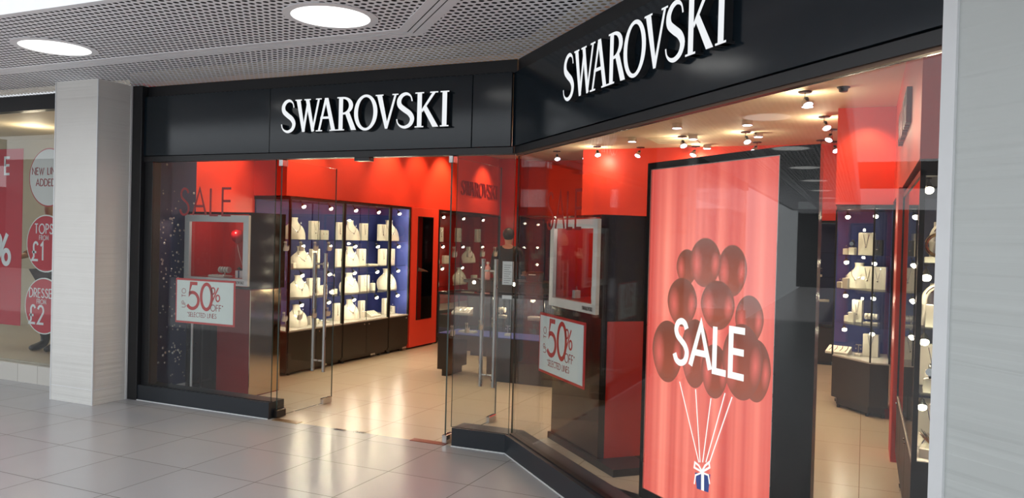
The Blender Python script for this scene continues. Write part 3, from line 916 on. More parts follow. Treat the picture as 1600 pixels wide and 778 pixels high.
for i, (a, b, d) in enumerate(cy_):
    c = wall_cabinet(a, b, ['tall glazed jewellery cabinet nearest the open left door', 'tall glazed jewellery cabinet in the middle of the left wall', 'narrow glazed jewellery cabinet beside the red mirror panel'][i], d, M_BLUE, 'glazed cabinets along the left wall', end=M_BLUE if i == 2 else None)
    if i == 0:
        MB().box(-6.22-(XF-6.245)/2-.0, 6.876-7.3715, .5, XF-.03-(XF-6.245)/2, 6.882-7.3715, TOP-.03, thin=1).build('side_glass', [M_CGLASS, M_GEDGE], c)

items = [  # shelf, px, kind
 (3, 459, 'bust'), (3, 489, 'slab'), (3, 509, 'low'), (3, 528, 'slabn'), (3, 547, 'bust'), (3, 567, 'slab'), (3, 592, 'slab'), (3, 608, 'bustL'),
 (2, 457, 'block'), (2, 470, 'bust'), (2, 490, 'slab'), (2, 512, 'block'), (2, 529, 'slab'), (2, 546, 'bust'), (2, 563, 'slab'), (2, 579, 'tray'), (2, 596, 'slab'), (2, 611, 'slabn'),
 (1, 466, 'bust'), (1, 488, 'slabw'), (1, 508, 'low'), (1, 522, 'block'), (1, 545, 'bust'), (1, 567, 'slabw'), (1, 585, 'blockt'), (1, 604, 'bustL'),
 (0, 463, 'bust'), (0, 484, 'blockt'), (0, 493, 'block'), (0, 503, 'tray'), (0, 524, 'slabn'), (0, 530, 'block'), (0, 546, 'bust'), (0, 563, 'slabn'), (0, 583, 'ramp'), (0, 600, 'slabn'), (0, 608, 'ear'), (0, 621, 'blockt'),
]
place = {}
for sh, px, kind in items:
    P = at_x(px, {0: 500, 1: 455, 2: 415, 3: 375}[sh], -5.97)
    ci = 0 if P.y < 7.87 else (1 if P.y < 8.88 else 2)
    y = P.y
    a, b, d = cy_[ci]
    g_ = .06 if kind in ('ear', 'block', 'blockt') else .12
    y = min(max(y, a+g_), b-g_)
    place.setdefault((sh, ci, SPEC[kind][0]), []).append((y, kind))
for (sh, ci, nm), l in place.items():
    l.sort()
    for j, (y, kind) in enumerate(l):
        n = len(l)
        o = '' if n == 1 else (', nearer the door' if (n == 2 and j == 0) else ', farther in' if n == 2 else ', '+['first', 'second', 'third', 'fourth', 'fifth'][j]+' in')
        put(kind, (-5.96, y, LEV[sh]), PI/2, {0: 'on the deck', 1: 'on the low shelf', 2: 'on the middle shelf', 3: 'on the top shelf'}[sh]+', '+['first left unit', 'second left unit', 'third left unit'][ci]+o.replace(',', ''), 'jewellery displays in the left hand cabinets')
for ci, (a, b, d) in enumerate(cy_):
    for li, z in enumerate([.84-.008, 1.175-.008, 1.505-.008, TOP-.03]):
        n = 2 if d == 2 else 1
        for j in range(n):
            y = a+(b-a)*((j+.5)/n)+.05
            lab = 'small lit spotlight under the '+['low shelf', 'middle shelf', 'top shelf', 'roof'][li]+' of the '+['first', 'second', 'third'][ci]+' left unit'+('' if n == 1 else [' nearer the door', ' farther in'][j])
            cab_lamp((-5.84, y, z), -PI/2+PI+.0, lab, 'spotlights in the left hand cabinets', 5.0)

# red mirror panel and the red backed cabinet beyond it
c = thing('mirror_panel', 'tall red wall panel with a long dark mirror beside the blue cabinets', 'mirror panel', (-5.99, 9.785, 0))
MB().bbox(-.255, -.375, .03, .255, .375, 1.98, .004).build('panel', M_RED, c)
MB().box(-.24, -.36, 0, .2, .36, .03).build('kick', M_CABM, c)
MB().bbox(.255, -.215, .40, .262, .215, 1.86, .002).build('frame', M_CABM, c)
MB().box(.262, -.203, .412, .2635, .203, 1.848).build('mirror', mat('dark mirror', (.42, .42, .44), .02, 1, var=.01), c)
a, b = 10.18, 12.28
wall_cabinet(a, b, 'wide glazed cabinet with a red back at the rear left', 3, M_REDD, None)
its = [('slabn', 10.42, 3), ('slab', 10.6, 3), ('bustL', 10.36, 2), ('low', 10.8, 2), ('bustL', 10.36, 1), ('slab', 11.2, 3), ('bust', 11.6, 2), ('slab', 11.9, 3), ('bust', 11.3, 1), ('low', 11.8, 1)]
for k_, y, sh in its:
    put(k_, (-5.96, y, LEV[sh]), PI/2, 'in the red backed cabinet, '+{1: 'low shelf', 2: 'middle shelf', 3: 'top shelf'}[sh]+(' nearer end' if y < 11 else ' farther end' if y > 11.5 else ' centre'), 'jewellery displays in the red backed cabinet')
for li, z in enumerate([1.167, 1.497, TOP-.03]):
    for j, y in enumerate((10.45, 11.1, 11.8)):
        cab_lamp((-5.86, y, z), PI/2, 'small lit spotlight under the '+['middle shelf', 'top shelf', 'roof'][li]+' of the red backed cabinet, '+['nearer end', 'centre', 'farther end'][j], 'spotlights in the red backed cabinet', .9 if j != 1 else .5)

# ================================================================ LEFT SHOP WINDOW
t = thing('crystal_panel', 'tall midnight blue panel dotted with crystals at the left window end', 'display panel', (-6.205, 5.71, 0))
MB().bbox(-.02, -.30, .02, .02, .27, 2.45, .004).build('board', M_BLUED, t)
mb = MB(); rnd = random.Random(3)
for i in range(190):
    z = .06+abs(rnd.gauss(0, .42)) if i % 3 == 0 else rnd.gauss(1.25, .3)
    if i % 23 == 0: z = rnd.uniform(1.6, 2.3)
    if not .05 < z < 2.35: continue
    y = rnd.uniform(-.27, .25); r = rnd.choice((.006, .008, .010, .013))
    mb.sphere((.02, y, z), r, 8, sc=(.5, 1, 1))
mb.build('crystals', mat('crystal beads', (.80, .82, .86), .12, .6), t, smooth=True)
MB().bbox(.02, -.30, .02, .035, .27, .05, .002).build('base_strip', M_EDGE, t)

def framed_display(label, loc, rot, colx1, extra):
    """dark display tower: box head with a silver picture frame, narrower column below with a red flank"""
    d = thing('window_display', label, 'display', loc, rot, 'framed window displays')
    W, D, Z0, Z1 = .81, .52, 1.03, 1.76
    mb = MB()
    mb.box(0, .03, Z0, .02, D, Z1); mb.box(W-.02, .03, Z0, W, D, Z1); mb.box(0.02, .03, Z1-.02, W-.02, D, Z1); mb.box(.02, .03, Z0, W-.02, D, Z0+.02); mb.box(.02, D-.02, Z0+.02, W-.02, D, Z1-.02)
    mb.build('head', M_DG, d)
    mb = MB(); f = .066; a, b = 0, W; za, zb = Z0+.03, Z1-.03
    for (x0, z0, x1, z1) in ((a, za, b, za+f), (a, zb-f, b, zb), (a, za+f, a+f, zb-f), (b-f, za+f, b, zb-f)):
        mb.bbox(x0, 0, z0, x1, .032, z1, .003)
    fr = mb.build('picture_frame', M_SILVERF, d)
    mb = MB(); logo(mb, .165, .001); mb.v = [(x+.60, y-.001, z+za+.018) for x, y, z in mb.v]
    mb.build('frame_lettering', [M_INK, M_INK], fr)
    mb = MB().box(a+f-.005, .06, za+f-.02, b-f+.005, .065, za+f-.005)
    mb.box(.022, D-.03, Z0+.022, W-.022, D-.022, Z1-.022); mb.box(.022, .034, Z0+.022, W-.022, D-.03, za+f)
    mb.box(.021, .04, za+f, .025, D-.03, Z1-.022); mb.box(W-.025, .04, za+f, W-.021, D-.03, Z1-.022)
    mb.build('red_lining', M_REDD, d)
    MB().box(a+f-.01, .034, za+f-.01, b-f+.01, .038, zb-f+.01, thin=1).build('front_glass', [M_CGLASS, M_GEDGE], d)
    mb = MB().box(0.0, .05, .0, colx1, D-.04, Z0)
    mb.build('column', M_DG, d)
    if colx1 > .5: MB().box(colx1, .10, .05, colx1+.004, D-.05, Z0-.02).build('red_flank', M_REDD, d)
    extra(d, za+f, W)
    return d
M_DG = mat('glossy dark brown panel', (.020, .015, .013), .10)
def ex_left(d, z, W):
    MB().box(.40, .05, 0, .80, .48, Z_POST-.03).build('red_column', mat('dark red column', (.22, .010, .008), .4), d)
    MB().box(.8005, .052, .01, .808, .478, Z_POST-.04).build('reflection_flank', mat('gold reflection mirror', (.80, .66, .46), .10, 1, var=.04), d)  # gold mirror panel made up to stand in for a warm reflection
    MB().cyl((.14, -.012), .011, 0, Z_POST, 14).build('support_post', M_EDGE, d, smooth=True)
Z_POST = 1.06
framed_display('silver framed display box on a dark tower behind the left pane', (-6.105, 5.76, 0), 0, .40, ex_left)
bz = 1.126
def gift(x, y, z, lab, rot=0):
    g = thing('gift_box', lab, 'gift box', (x, y, z), rot)
    MB().bbox(-.045, -.035, 0, .045, .035, .07, .003).build('box', mat('white gift card', (.75, .74, .72), .5), g)
    mb = MB().box(-.048, -.0365, 0.02, .048, .0365, .0205); mb.box(-.008, -.0365, 0, .008, .0365, .0715)
    mb.build('ribbon', M_BLUED, g)
    mb = MB()
    for s in (-1, 1): mb.tube([(0, 0, .072), (s*.03, 0, .10), (s*.05, 0, .085), (0, 0, .074)], .006, 6)
    mb.build('bow', M_INK, g, smooth=True)
    return g
gift(-5.53, 5.93, bz+.0015, 'white gift box with a dark bow inside the left framed display')
put('roll', (-5.74, 5.93, bz), 0, 'inside the left framed display', 'items in the left framed display')
put('tray', (-5.74, 5.86, bz), 0, 'at the front of the left framed display', 'items in the left framed display')
def balloon(loc, r, lab, tail):
    b = thing('red_balloon', lab, 'balloon', loc)
    MB().lathe([(.001, -1.22*r), (.12*r, -1.17*r), (.07*r, -1.1*r), (.35*r, -.95*r), (.7*r, -.65*r), (.93*r, -.25*r), (1.0*r, .12*r), (.93*r, .5*r), (.7*r, .8*r), (.35*r, .98*r), (.001, 1.03*r)], n=28).build('skin', mat('glossy red balloon', (.45, .006, .010), .08), b, smooth=True)
    MB().tube([(0, 0, -1.2*r), (tail[0]*.45, tail[1]*.5, -1.2*r-(tail[2])*.5), (tail[0], tail[1], -1.2*r-tail[2])], .0014, 5).build('string', mat('pale string', (.7, .65, .6), .6), b)
    return b
for i, (x, zz, r, ll) in enumerate(((-5.73, 1.53, .066, 'left'), (-5.57, 1.575, .066, 'middle'), (-5.42, 1.52, .060, 'right'))):
    tx = -5.53-x+(i-1)*.012
    balloon((x, 6.08+.06*(i == 1), zz), r, 'glossy red balloon, '+ll+' of three tied over the gift box in the left display', (tx, -.11-.06*(i == 1), zz-1.2*r-bz-.095))

# right hand framed display, square to the long window
p0 = B(-.325, .45)
def ex_right(d, z, W):
    mb = MB().box(-.02, .03, 0, W+.27, .34, .05); mb.build('base_plate', M_BLACKM, d)
framed_display('silver framed display box on a dark tower behind the long window', (p0.x, p0.y, 0), RB, .806, ex_right)
def Bl(x, y, z): v = B(-.325+x, .45+y, z); return (v.x, v.y, z)
put('slabn', Bl(.53, .19, bz), RB, 'inside the right framed display', 'items in the right framed display')
put('block', Bl(.17, .16, bz), RB, 'at the left inside the right framed display', 'items in the right framed display')
put('low', Bl(.60, .36, bz), RB, 'at the back of the right framed display', 'items in the right framed display')
put('blockt', Bl(.38, .22, bz), RB, 'in the middle of the right framed display', 'items in the right framed display')
balloon(Bl(.60, .25, 1.53), .12, 'big glossy red balloon floating in the right framed display', (.02, 0, .25))
lamp('POINT', Bl(.40, .16, 1.66), 3.5, (1, .7, .6), size=.03)
lamp('POINT', (-5.70, 5.94, 1.66), 3, (1, .7, .6), size=.03)

# ================================================================ LIT POSTER BOX
LA = Vector((-1.197+.0, 4.75, 0)); 
def nz(p): return at_z(p[0], p[1], 2.02)
A_, B_ = nz((1020, 265)), nz((1222, 242))
tdir = (B_-A_); LW = tdir.length; ang = math.atan2(tdir.y, tdir.x); tdir.normalize(); ndir = Vector((-tdir.y, tdir.x, 0))
base = Vector((A_.x, A_.y, 0))
lb = thing('light_box', 'tall lit red SALE poster box in a black case behind the long window', 'light box', base, ang)
FB = .035; LZ0, LZ1 = .06, 2.02
mb = MB()
mb.prism([(-FB, -.012), (LW+FB*.6, -.012), (LW+.19, .055), (LW+.03, .25), (-FB, .25)], 0.0, LZ0)
mb.prism([(-FB, -.012), (LW+FB*.6, -.012), (LW+.19, .055), (LW+.03, .25), (-FB, .25)], LZ1, LZ1+.04)
mb.box(-FB, -.012, LZ0, 0, .25, LZ1)
mb.prism([(LW, -.012), (LW+FB*.6, -.012), (LW+.19, .055), (LW+.03, .25), (LW, .25)], LZ0, LZ1)
mb.box(0, .06, LZ0, LW, .25, LZ1)
mb.build('case', mat('glossy black case', (.004, .004, .004), .25, spec=.2), lb)
mb = MB()
for (x0, z0, x1, z1) in ((0, LZ0, .004, LZ1), (LW-.004, LZ0, LW, LZ1), (.004, LZ1-.004, LW-.004, LZ1), (.004, LZ0, LW-.004, LZ0+.004)):
    mb.box(x0, -.013, z0, x1, .0, z1)
mb.build('inner_rim', M_STEEL, lb)
m, nt = newmat('backlit red curtain print'); nb = NB(nt)
x, y, z = nb.xyz(nb.coord())
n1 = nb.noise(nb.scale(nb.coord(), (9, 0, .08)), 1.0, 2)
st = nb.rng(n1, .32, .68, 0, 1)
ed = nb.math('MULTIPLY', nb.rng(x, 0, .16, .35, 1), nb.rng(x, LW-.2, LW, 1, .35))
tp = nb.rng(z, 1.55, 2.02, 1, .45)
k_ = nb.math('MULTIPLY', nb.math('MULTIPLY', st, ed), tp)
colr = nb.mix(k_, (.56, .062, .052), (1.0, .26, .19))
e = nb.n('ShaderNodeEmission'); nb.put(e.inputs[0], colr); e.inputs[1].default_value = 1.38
gl = nb.principled((.02, .01, .01), .15)
ad = nb.n('ShaderNodeAddShader'); nt.links.new(e.outputs[0], ad.inputs[0]); nt.links.new(gl.outputs[0], ad.inputs[1])
nb.out(ad.outputs[0])
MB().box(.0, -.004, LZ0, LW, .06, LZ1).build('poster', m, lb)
def lpx(px, py):
    d = ray(px, py); t = (base-CAM).dot(ndir)/d.dot(ndir); P = CAM+d*t-base
    return P.dot(tdir), P.z
bl = [(178, 160, 46, 78), (375, 175, 66, 112), (258, 140, 70, 107), (450, 388, 64, 106), (158, 312, 66, 106), (312, 325, 76, 107), (480, 610, 66, 137), (215, 535, 62, 150), (300, 612, 60, 118), (95, 525, 68, 134), (420, 572, 92, 166)]
mbp = MB(); mbp.uv = []
for i, (cx, cyy, rx, ry) in enumerate(bl):
    px, py = 1010+cx/2.781, 360+cyy/2.781
    c0 = lpx(px, py); cx1 = lpx(px+rx/2.781, py); cz1 = lpx(px, py-ry/2.781)
    hx, hz = cx1[0]-c0[0], cz1[1]-c0[1]
    yy = -.0045-.0004*i; n = 40
    vs = [(c0[0], yy, c0[1])]; uv = [(0, 0)]
    for r in (.5, .8, 1.0):
        for j in range(n):
            a = 2*PI*j/n; sq = 1-.12*max(0, -math.sin(a))*abs(math.cos(a))
            vs.append((c0[0]+hx*r*math.cos(a)*sq, yy, c0[1]+hz*r*math.sin(a))); uv.append((r*math.cos(a), r*math.sin(a)))
    fs = [(0, 1+(j+1) % n, 1+j) for j in range(n)]
    for q_ in range(2):
        for j in range(n): fs.append((1+q_*n+j, 1+q_*n+(j+1) % n, 1+(q_+1)*n+(j+1) % n, 1+(q_+1)*n+j))
    fs = [tuple(reversed(f)) if len(f) == 3 else f for f in fs]
    mbp.add(vs, fs); mbp.uv += uv
m, nt = newmat('printed red balloons'); nb = NB(nt)
uvn = nb.n('ShaderNodeUVMap'); uvn.uv_map = 'print'
ux, uy, _ = nb.xyz(uvn.outputs[0])
rr = nb.math('SQRT', nb.math('ADD', nb.math('MULTIPLY', ux, ux), nb.math('MULTIPLY', uy, uy)))
edge = nb.rng(rr, .55, 1.0, 0, 1)
def blob(cx, cy, r):
    a = nb.math('POWER', nb.math('ABSOLUTE', nb.math('SUBTRACT', ux, cx)), 2.0); b_ = nb.math('POWER', nb.math('ABSOLUTE', nb.math('MULTIPLY', nb.math('SUBTRACT', uy, cy), .55)), 2.0)
    return nb.rng(nb.math('SQRT', nb.math('ADD', a, b_)), 0, r, 1, 0)
hi = nb.math('MAXIMUM', blob(-.55, -.1, .42), nb.math('MULTIPLY', blob(.66, -.05, .3), 1.0))
low = nb.rng(uy, -.9, .9, .8, 0)
base_c = nb.mix(low, (.20, .048, .028), (.44, .10, .055))
base_c = nb.mix(nb.math('MULTIPLY', edge, .6), base_c, (.25, .10, .075))
base_c = nb.mix(hi, base_c, (.80, .16, .13))
e = nb.n('ShaderNodeEmission'); nb.put(e.inputs[0], base_c); e.inputs[1].default_value = 1.2
nb.out(e.outputs[0])
mbp.build('balloon_print', m, lb)
M_PW = emit_mat('backlit white print', (1, .96, .92), 1.3)
mb = MB()
z0 = lpx(1056, 566); z1 = lpx(1060, 502); ze = lpx(1157, 586)
th = abs(z1[1]-z0[1])
text(mb, 'SALE', lpx(1056, 566)[0], (z0[1]+lpx(1150, 585)[1])/2, th, .15, y0=-.012, y1=-.0125, gap=.14, sx=.97)
mb.build('sale_print', M_PW, lb)
mb = MB()
for p_, q_ in (((1064, 596), (1094, 722)), ((1089, 608), (1096, 722)), ((1113, 622), (1100, 722)), ((1135, 614), (1105, 722)), ((1146, 620), (1110, 724))):
    a, b = lpx(*p_), lpx(*q_); wd = .0075
    ribbon(mb, [a, b], wd, -.0093, -.0098)
mb.build('string_print', M_PW, lb)
a, b, c_, d_ = lpx(1088, 738), lpx(1112, 741), lpx(1109, 769), lpx(1091, 763)
mb = MB().add([(a[0], -.0098, a[1]), (b[0], -.0098, b[1]), (c_[0], -.0098, c_[1]), (d_[0], -.0098, d_[1])], [(3, 2, 1, 0)])
mb.build('gift_print', emit_mat('backlit blue print', (.05, .09, .33), .9), lb)
mb = MB()
ribbon(mb, [lpx(1100, 739), lpx(1100, 766)], .024, -.0099, -.0101)
for s in (-1, 1):
    ribbon(mb, [lpx(1099, 736), lpx(1099+s*5, 727), lpx(1099+s*11, 722), lpx(1099+s*12, 730), lpx(1099, 737)], .012, -.0099, -.0101)
    ribbon(mb, [lpx(1099, 738), lpx(1099+s*10, 742), lpx(1099+s*12, 756)], .010, -.0099, -.0101)
mb.build('bow_print', M_PW, lb)

# ================================================================ GLASS COUNTER
c = thing('glass_counter', 'long glass topped jewellery counter in the middle of the shop', 'counter', (-3.6, 8.05, 0))
x0, x1, y0, y1 = -.79, 1.1, -.25, .25
for a, b in ((x0, x0+.14), (x0+.62, x1)):
    mb = MB().bbox(a, y0+.02, .08, b, y1-.02, .44, .003); mb.box(a+.04, y0+.06, .0, b-.04, y1-.06, .08)
    mb.build('pedestal', M_CAB, c)
MB().bbox(x0, y0, .44, x1, y1, .488, .003).build('base_frame', M_CAB, c)
MB().box(x0+.01, y0+.01, .488, x1-.01, y1-.01, .494).build('blue_deck', mat('bright blue deck', (.10, .14, .55), .4), c)
mb = MB()
for xx in (x0, x0+.66, x0+1.28, x1-.015):
    for yy in (y0, y1-.015): mb.box(xx, yy, .49, xx+.015, yy+.015, .93)
mb.build('posts', M_CABM, c)
mb = MB().box(x0+.015, y0+.003, .494, x1-.015, y0+.009, .93, thin=1); mb.box(x0+.015, y1-.009, .494, x1-.015, y1-.003, .93, thin=1)
mb.box(x0+.003, y0+.015, .494, x0+.009, y1-.015, .93, thin=0)
mb.build('glass_sides', [M_CGLASS, M_GEDGE], c)
MB().box(x0+.02, y0+.02, .70, x1-.02, y1-.02, .707).build('shelf', M_SHELF, c)
mb = MB().box(x0, y0, .93, x1, y0+.03, .96); mb.box(x0, y1-.03, .93, x1, y1, .96); mb.box(x0, y0+.03, .93, x0+.03, y1-.03, .96); mb.box(x1-.03, y0+.03, .93, x1, y1-.03, .96)
mb.build('top_frame', M_CABM, c)
MB().box(x0+.03, y0+.03, .94, x1-.03, y1-.03, .952, thin=2).build('glass_top', [M_CGLASS, M_GEDGE], c)
for kx, kind, z, pos in ((-.55, 'ramp', .707, 'on the counter shelf at its left end'), (-.1, 'roll', .707, 'on the counter shelf left of centre'), (.35, 'tray', .707, 'on the counter shelf right of centre'), (-.5, 'tray', .494, 'on the blue counter deck at its left end'), (.0, 'ear', .494, 'on the blue counter deck in the middle'), (.62, 'low', .494, 'on the blue counter deck at its right')):
    put(kind, (-3.6+kx, 8.0, z), 0, pos, 'jewellery displays in the glass counter')
LAMPC = []
for i, kx in enumerate((-.45, .05, .55)):
    l = thing('counter_lamp', 'small curved lit lamp on the glass counter, '+['left', 'middle', 'right'][i]+' of three', 'lamp', (-3.6+kx, 8.17, .952), 0, 'curved lamps on the glass counter') if not LAMPC else dup(LAMPC[0], (-3.6+kx, 8.17, .952), 0, 'small curved lit lamp on the glass counter, '+['left', 'middle', 'right'][i]+' of three')
    if not LAMPC:
        MB().cyl((0, 0), .03, 0, .01, 16).build('base', M_CABM, l)
        MB().tube([(0, 0, .01), (0, .01, .08), (0, -.02, .14), (0, -.09, .155), (0, -.14, .13)], .006, 8).build('arm', M_CABM, l, smooth=True)
        MB().sphere((0, -.145, .118), .02, 10).build('bulb', M_BULB, l, smooth=True)
        LAMPC.append(l)
    lamp('POINT', (-3.6+kx, 8.0, .86), 1.4, WARMW)
# service desk behind the counter
c = thing('service_desk', 'dark service desk behind the glass counter', 'desk', (-3.9, 9.7, 0))
MB().bbox(-.95, -.28, .06, 1.15, .28, .98, .004).build('body', M_CAB, c)
MB().bbox(-1.0, -.32, .98, 1.2, .32, 1.02, .005).build('desk_top', M_CABM, c)
MB().box(-.9, -.25, 0, 1.1, .25, .06).build('kick', M_CABM, c)
s = thing('till_screen', 'black tilted till screen on the service desk', 'screen', (-3.2, 9.6, 1.02), .25)
MB().bbox(-.10, -.07, 0, .10, .07, .02, .003).build('base', M_CABM, s)
MB().tube([(0, 0, .02), (0, .03, .16)], .02, 8).build('stem', M_CABM, s)
mb = MB().bbox(-.17, -.012, 0, .17, .012, .27, .004); mb.xf(Matrix.Translation((0, .02, .08)) @ Matrix.Rotation(math.radians(-18), 4, 'X')).build('screen', M_CABM, s)
s = thing('receipt_printer', 'small black printer on the service desk beside the till', 'printer', (-3.95, 9.6, 1.02), 0)
MB().bbox(-.09, -.10, 0, .09, .10, .13, .012).build('housing', M_CABM, s); MB().box(-.05, -.103, .09, .05, -.09, .1).build('paper_slot', M_PAPER, s)
def bottle(x, y, h, col, lab):
    b = thing('spray_bottle', lab, 'bottle', (x, y, 1.02), 0, 'bottles on the service desk')
    MB().lathe([(.001, 0), (.035, 0), (.037, .01), (.037, h*.68), (.014, h*.8), (.014, h*.88)], n=18).build('body', mat(col[0], col[1], .3), b, smooth=True)
    MB().cyl((0, 0), .018, h*.87, h, 14).build('cap', M_CABM if col[0] != 'pink bottle' else M_EDGE, b)
bottle(-4.62, 9.55, .24, ('pink bottle', (.7, .35, .36)), 'pink bottle with a white cap on the service desk')
bottle(-4.52, 9.60, .27, ('green bottle', (.02, .13, .07)), 'green bottle with a black cap on the service desk')

def skinned(name, joints, edges, m, parent, sub=2):
    me = bpy.data.meshes.new(name); me.from_pydata([j[0] for j in joints], edges, [])
    o = bpy.data.objects.new(name, me); C.objects.link(o)
    md = o.modifiers.new('skin', 'SKIN'); md.use_smooth_shade = True
    for i, j in enumerate(joints):
        me.skin_vertices[0].data[i].radius = j[1] if isinstance(j[1], tuple) else (j[1], j[1])
        me.skin_vertices[0].data[i].use_root = (i == 0)
    sm = o.modifiers.new('sub', 'SUBSURF'); sm.levels = sub; sm.render_levels = sub
    me.materials.append(m); o.parent = parent
    return o
def figure(root, skin, clothes, body_name='body', arms=((-.24, -.02, 1.10), (.24, -.02, 1.10)), hands=True, head=True, leg=None):
    """standing adult about 1.68 m, facing -y"""
    J = [((0, 0, .93), (.145, .10)), ((0, .01, 1.12), (.125, .09)), ((0, .0, 1.30), (.155, .10)), ((0, .01, 1.42), (.09, .07)), ((0, 0, 1.48), (.05, .05))]
    E_ = [(0, 1), (1, 2), (2, 3), (3, 4)]
    if head:
        J += [((0, -.02, 1.54), (.062, .075)), ((0, -.015, 1.61), (.074, .092)), ((0, -.005, 1.67), (.058, .07))]; E_ += [(4, 5), (5, 6), (6, 7)]
    def chain(st, pts):
        p = st
        for q_, r in pts:
            J.append((q_, r)); E_.append((p, len(J)-1)); p = len(J)-1
        return p
    for s, el in ((-1, arms[0]), (1, arms[1])):
        wr = (el[0]-s*.02, el[1]-.20, el[2]-.05)
        e = chain(3, [((s*.17, .01, 1.40), .055), (el, .042), (wr, .028), ((wr[0], wr[1]-.05, wr[2]-.01), (.036, .018))])
        if hands:
            for k_ in range(4):
                fx = wr[0]+(k_-1.5)*.018
                chain(e, [((fx, wr[1]-.10, wr[2]-.012), .0095), ((fx, wr[1]-.135-.008*(k_ in (1, 2)), wr[2]-.03), .008)])
            chain(e, [((wr[0]-s*.045, wr[1]-.055, wr[2]-.015), .0105), ((wr[0]-s*.052, wr[1]-.09, wr[2]-.02), .009)])
        hip = chain(0, [((s*.095, 0, .84), .092), ((s*.10, -.01, .50), .058), ((s*.10, .02, .10), .038), ((s*.105, -.05, .035), (.04, .03)), ((s*.11, -.15, .025), (.036, .022))])
    return skinned(body_name, J, E_, skin, root), J, E_
pr = thing('person', 'person in a black uniform with dark hair standing behind the service desk', 'person', (-4.80, 10.60, 0), PI+.3)
figure(pr, M_SKIN, None)
# uniform over torso, upper arms and legs
UJ = [((0, 0, .93), (.155, .11)), ((0, .01, 1.12), (.136, .10)), ((0, .0, 1.30), (.166, .11)), ((0, .01, 1.42), (.10, .078)), ((-.17, .01, 1.40), .064), ((-.235, -.015, 1.12), .052), ((-.235, -.16, 1.07), .04), ((.17, .01, 1.40), .064), ((.235, -.015, 1.12), .052), ((.235, -.16, 1.07), .04), ((-.095, 0, .84), .102), ((-.10, -.01, .50), .068), ((-.10, .02, .12), .05), ((.095, 0, .84), .102), ((.10, -.01, .50), .068), ((.10, .02, .12), .05)]
skinned('uniform', UJ, [(0, 1), (1, 2), (2, 3), (3, 4), (4, 5), (5, 6), (3, 7), (7, 8), (8, 9), (0, 10), (10, 11), (11, 12), (0, 13), (13, 14), (14, 15)], M_UNI, pr)
mb = MB().sphere((0, .012, 1.645), .094, 20, sc=(.93, 1.0, 1.02))
mb.v = [(x, y + (.035 if y < -.045 and z < 1.67 else 0), z) for x, y, z in mb.v]
mb.build('hair', M_HAIR, pr, smooth=True)
mb = MB()
for s in (-1, 1): mb.sphere((s*.028, -.098, 1.605), .009, 8)
mb.build('eyes', M_INK, pr)
mb = MB().loft([[(-.011, -.098, 1.60), (.011, -.098, 1.60), (.0, -.10, 1.605)], [(-.016, -.10, 1.57), (.016, -.10, 1.57), (0, -.125, 1.572)]])
mb.build('nose', M_SKIN, pr); MB().box(-.022, -.099, 1.543, .022, -.088, 1.549).build('mouth', mat('lips', (.35, .1, .09), .5), pr)

# ================================================================ RIGHT HAND CABINETS
def right_cabinet(y0, y1, label, doors, group=None):
    xf, xb = .245, .795
    c = wall_cabinet(y0, y1, label, doors, M_BLUE, group, xf=xf, xb=xb, sgn=-1, end=M_BLUED)
    return c
c = right_cabinet(4.48, 6.45, 'tall glazed cabinet of gold and ivory pieces beside the pale pier', 3)
ox, oy = (.245+.795)/2, (4.48+6.45)/2
MB().box(.27-ox, 4.484-oy, .5, .77-ox, 4.490-oy, TOP-.03, thin=1).build('end_glass', [M_CGLASS, M_GEDGE], c)
mb = MB().box(.245-ox, 4.472-oy, 0.0, .795-ox, 4.482-oy, .5); mb.box(.245-ox, 4.472-oy, TOP-.03, .795-ox, 4.482-oy, TOP+.05); mb.box(.245-ox, 4.472-oy, .5, .27-ox, 4.482-oy, TOP)
mb.build('end_frame', M_CABM, c)
c = right_cabinet(6.92, 7.90, 'tall glazed cabinet beyond the red pilaster on the right wall', 2)
struct(MB().bbox(.215, 6.46, 0, .795, 6.91, 2.028, .004).build('trim_12', M_RED), 'red pilaster between the right hand cabinets')
gp = 'jewellery displays in the cabinet beside the pier'
for kind, x, y, sh, wh in (
  ('hoop', .345, 4.60, 3, 'on the top shelf nearest the pier'), ('arch', .40, 4.74, 3, 'on the top shelf behind the bangle'), ('block', .52, 4.60, 3, 'on the top shelf nearest the pier'), ('slab', .42, 4.92, 3, 'on the top shelf farther in'),
  ('arch', .365, 4.66, 2, 'on the middle shelf nearest the pier'), ('arch', .40, 4.80, 2, 'on the middle shelf behind another arch'), ('low', .37, 4.575, 2, 'on the middle shelf at the end glass'), ('slabw', .44, 4.98, 2, 'on the middle shelf farther in'),
  ('watch', .325, 4.57, 1, 'on the low shelf at the end glass'), ('roll', .37, 4.68, 1, 'on the low shelf behind the watch'), ('slab', .36, 4.82, 1, 'on the low shelf nearest the pier'), ('slabw', .45, 5.0, 1, 'on the low shelf farther in'),
  ('spray', .35, 4.60, 0, 'on the deck nearest the pier'), ('ramp', .40, 4.83, 0, 'on the deck behind the spray'), ('slab', .37, 4.93, 0, 'on the deck nearest the pier'), ('slabw', .5, 5.3, 0, 'on the deck farther in')):
    put(kind, (x, y, LEV[sh]), -.15 if y < 5 else -PI/2, wh+', near right cabinet', gp)
gp2 = 'jewellery displays in the cabinet beyond the pilaster'
for i, (kind, y, sh) in enumerate((('slabw', 7.15, 3), ('bust', 7.5, 3), ('slabw', 7.15, 2), ('slab', 7.45, 2), ('bust', 7.7, 2), ('roll', 7.2, 1), ('slab', 7.6, 1), ('slabw', 7.2, 0), ('bust', 7.6, 0))):
    put(kind, (.48, y, LEV[sh]), -PI/2, {0: 'on the deck', 1: 'on the low shelf', 2: 'on the middle shelf', 3: 'on the top shelf'}[sh]+' beyond the pilaster'+(' farther' if y > 7.4 and kind == 'slab' and False else ''), gp2)
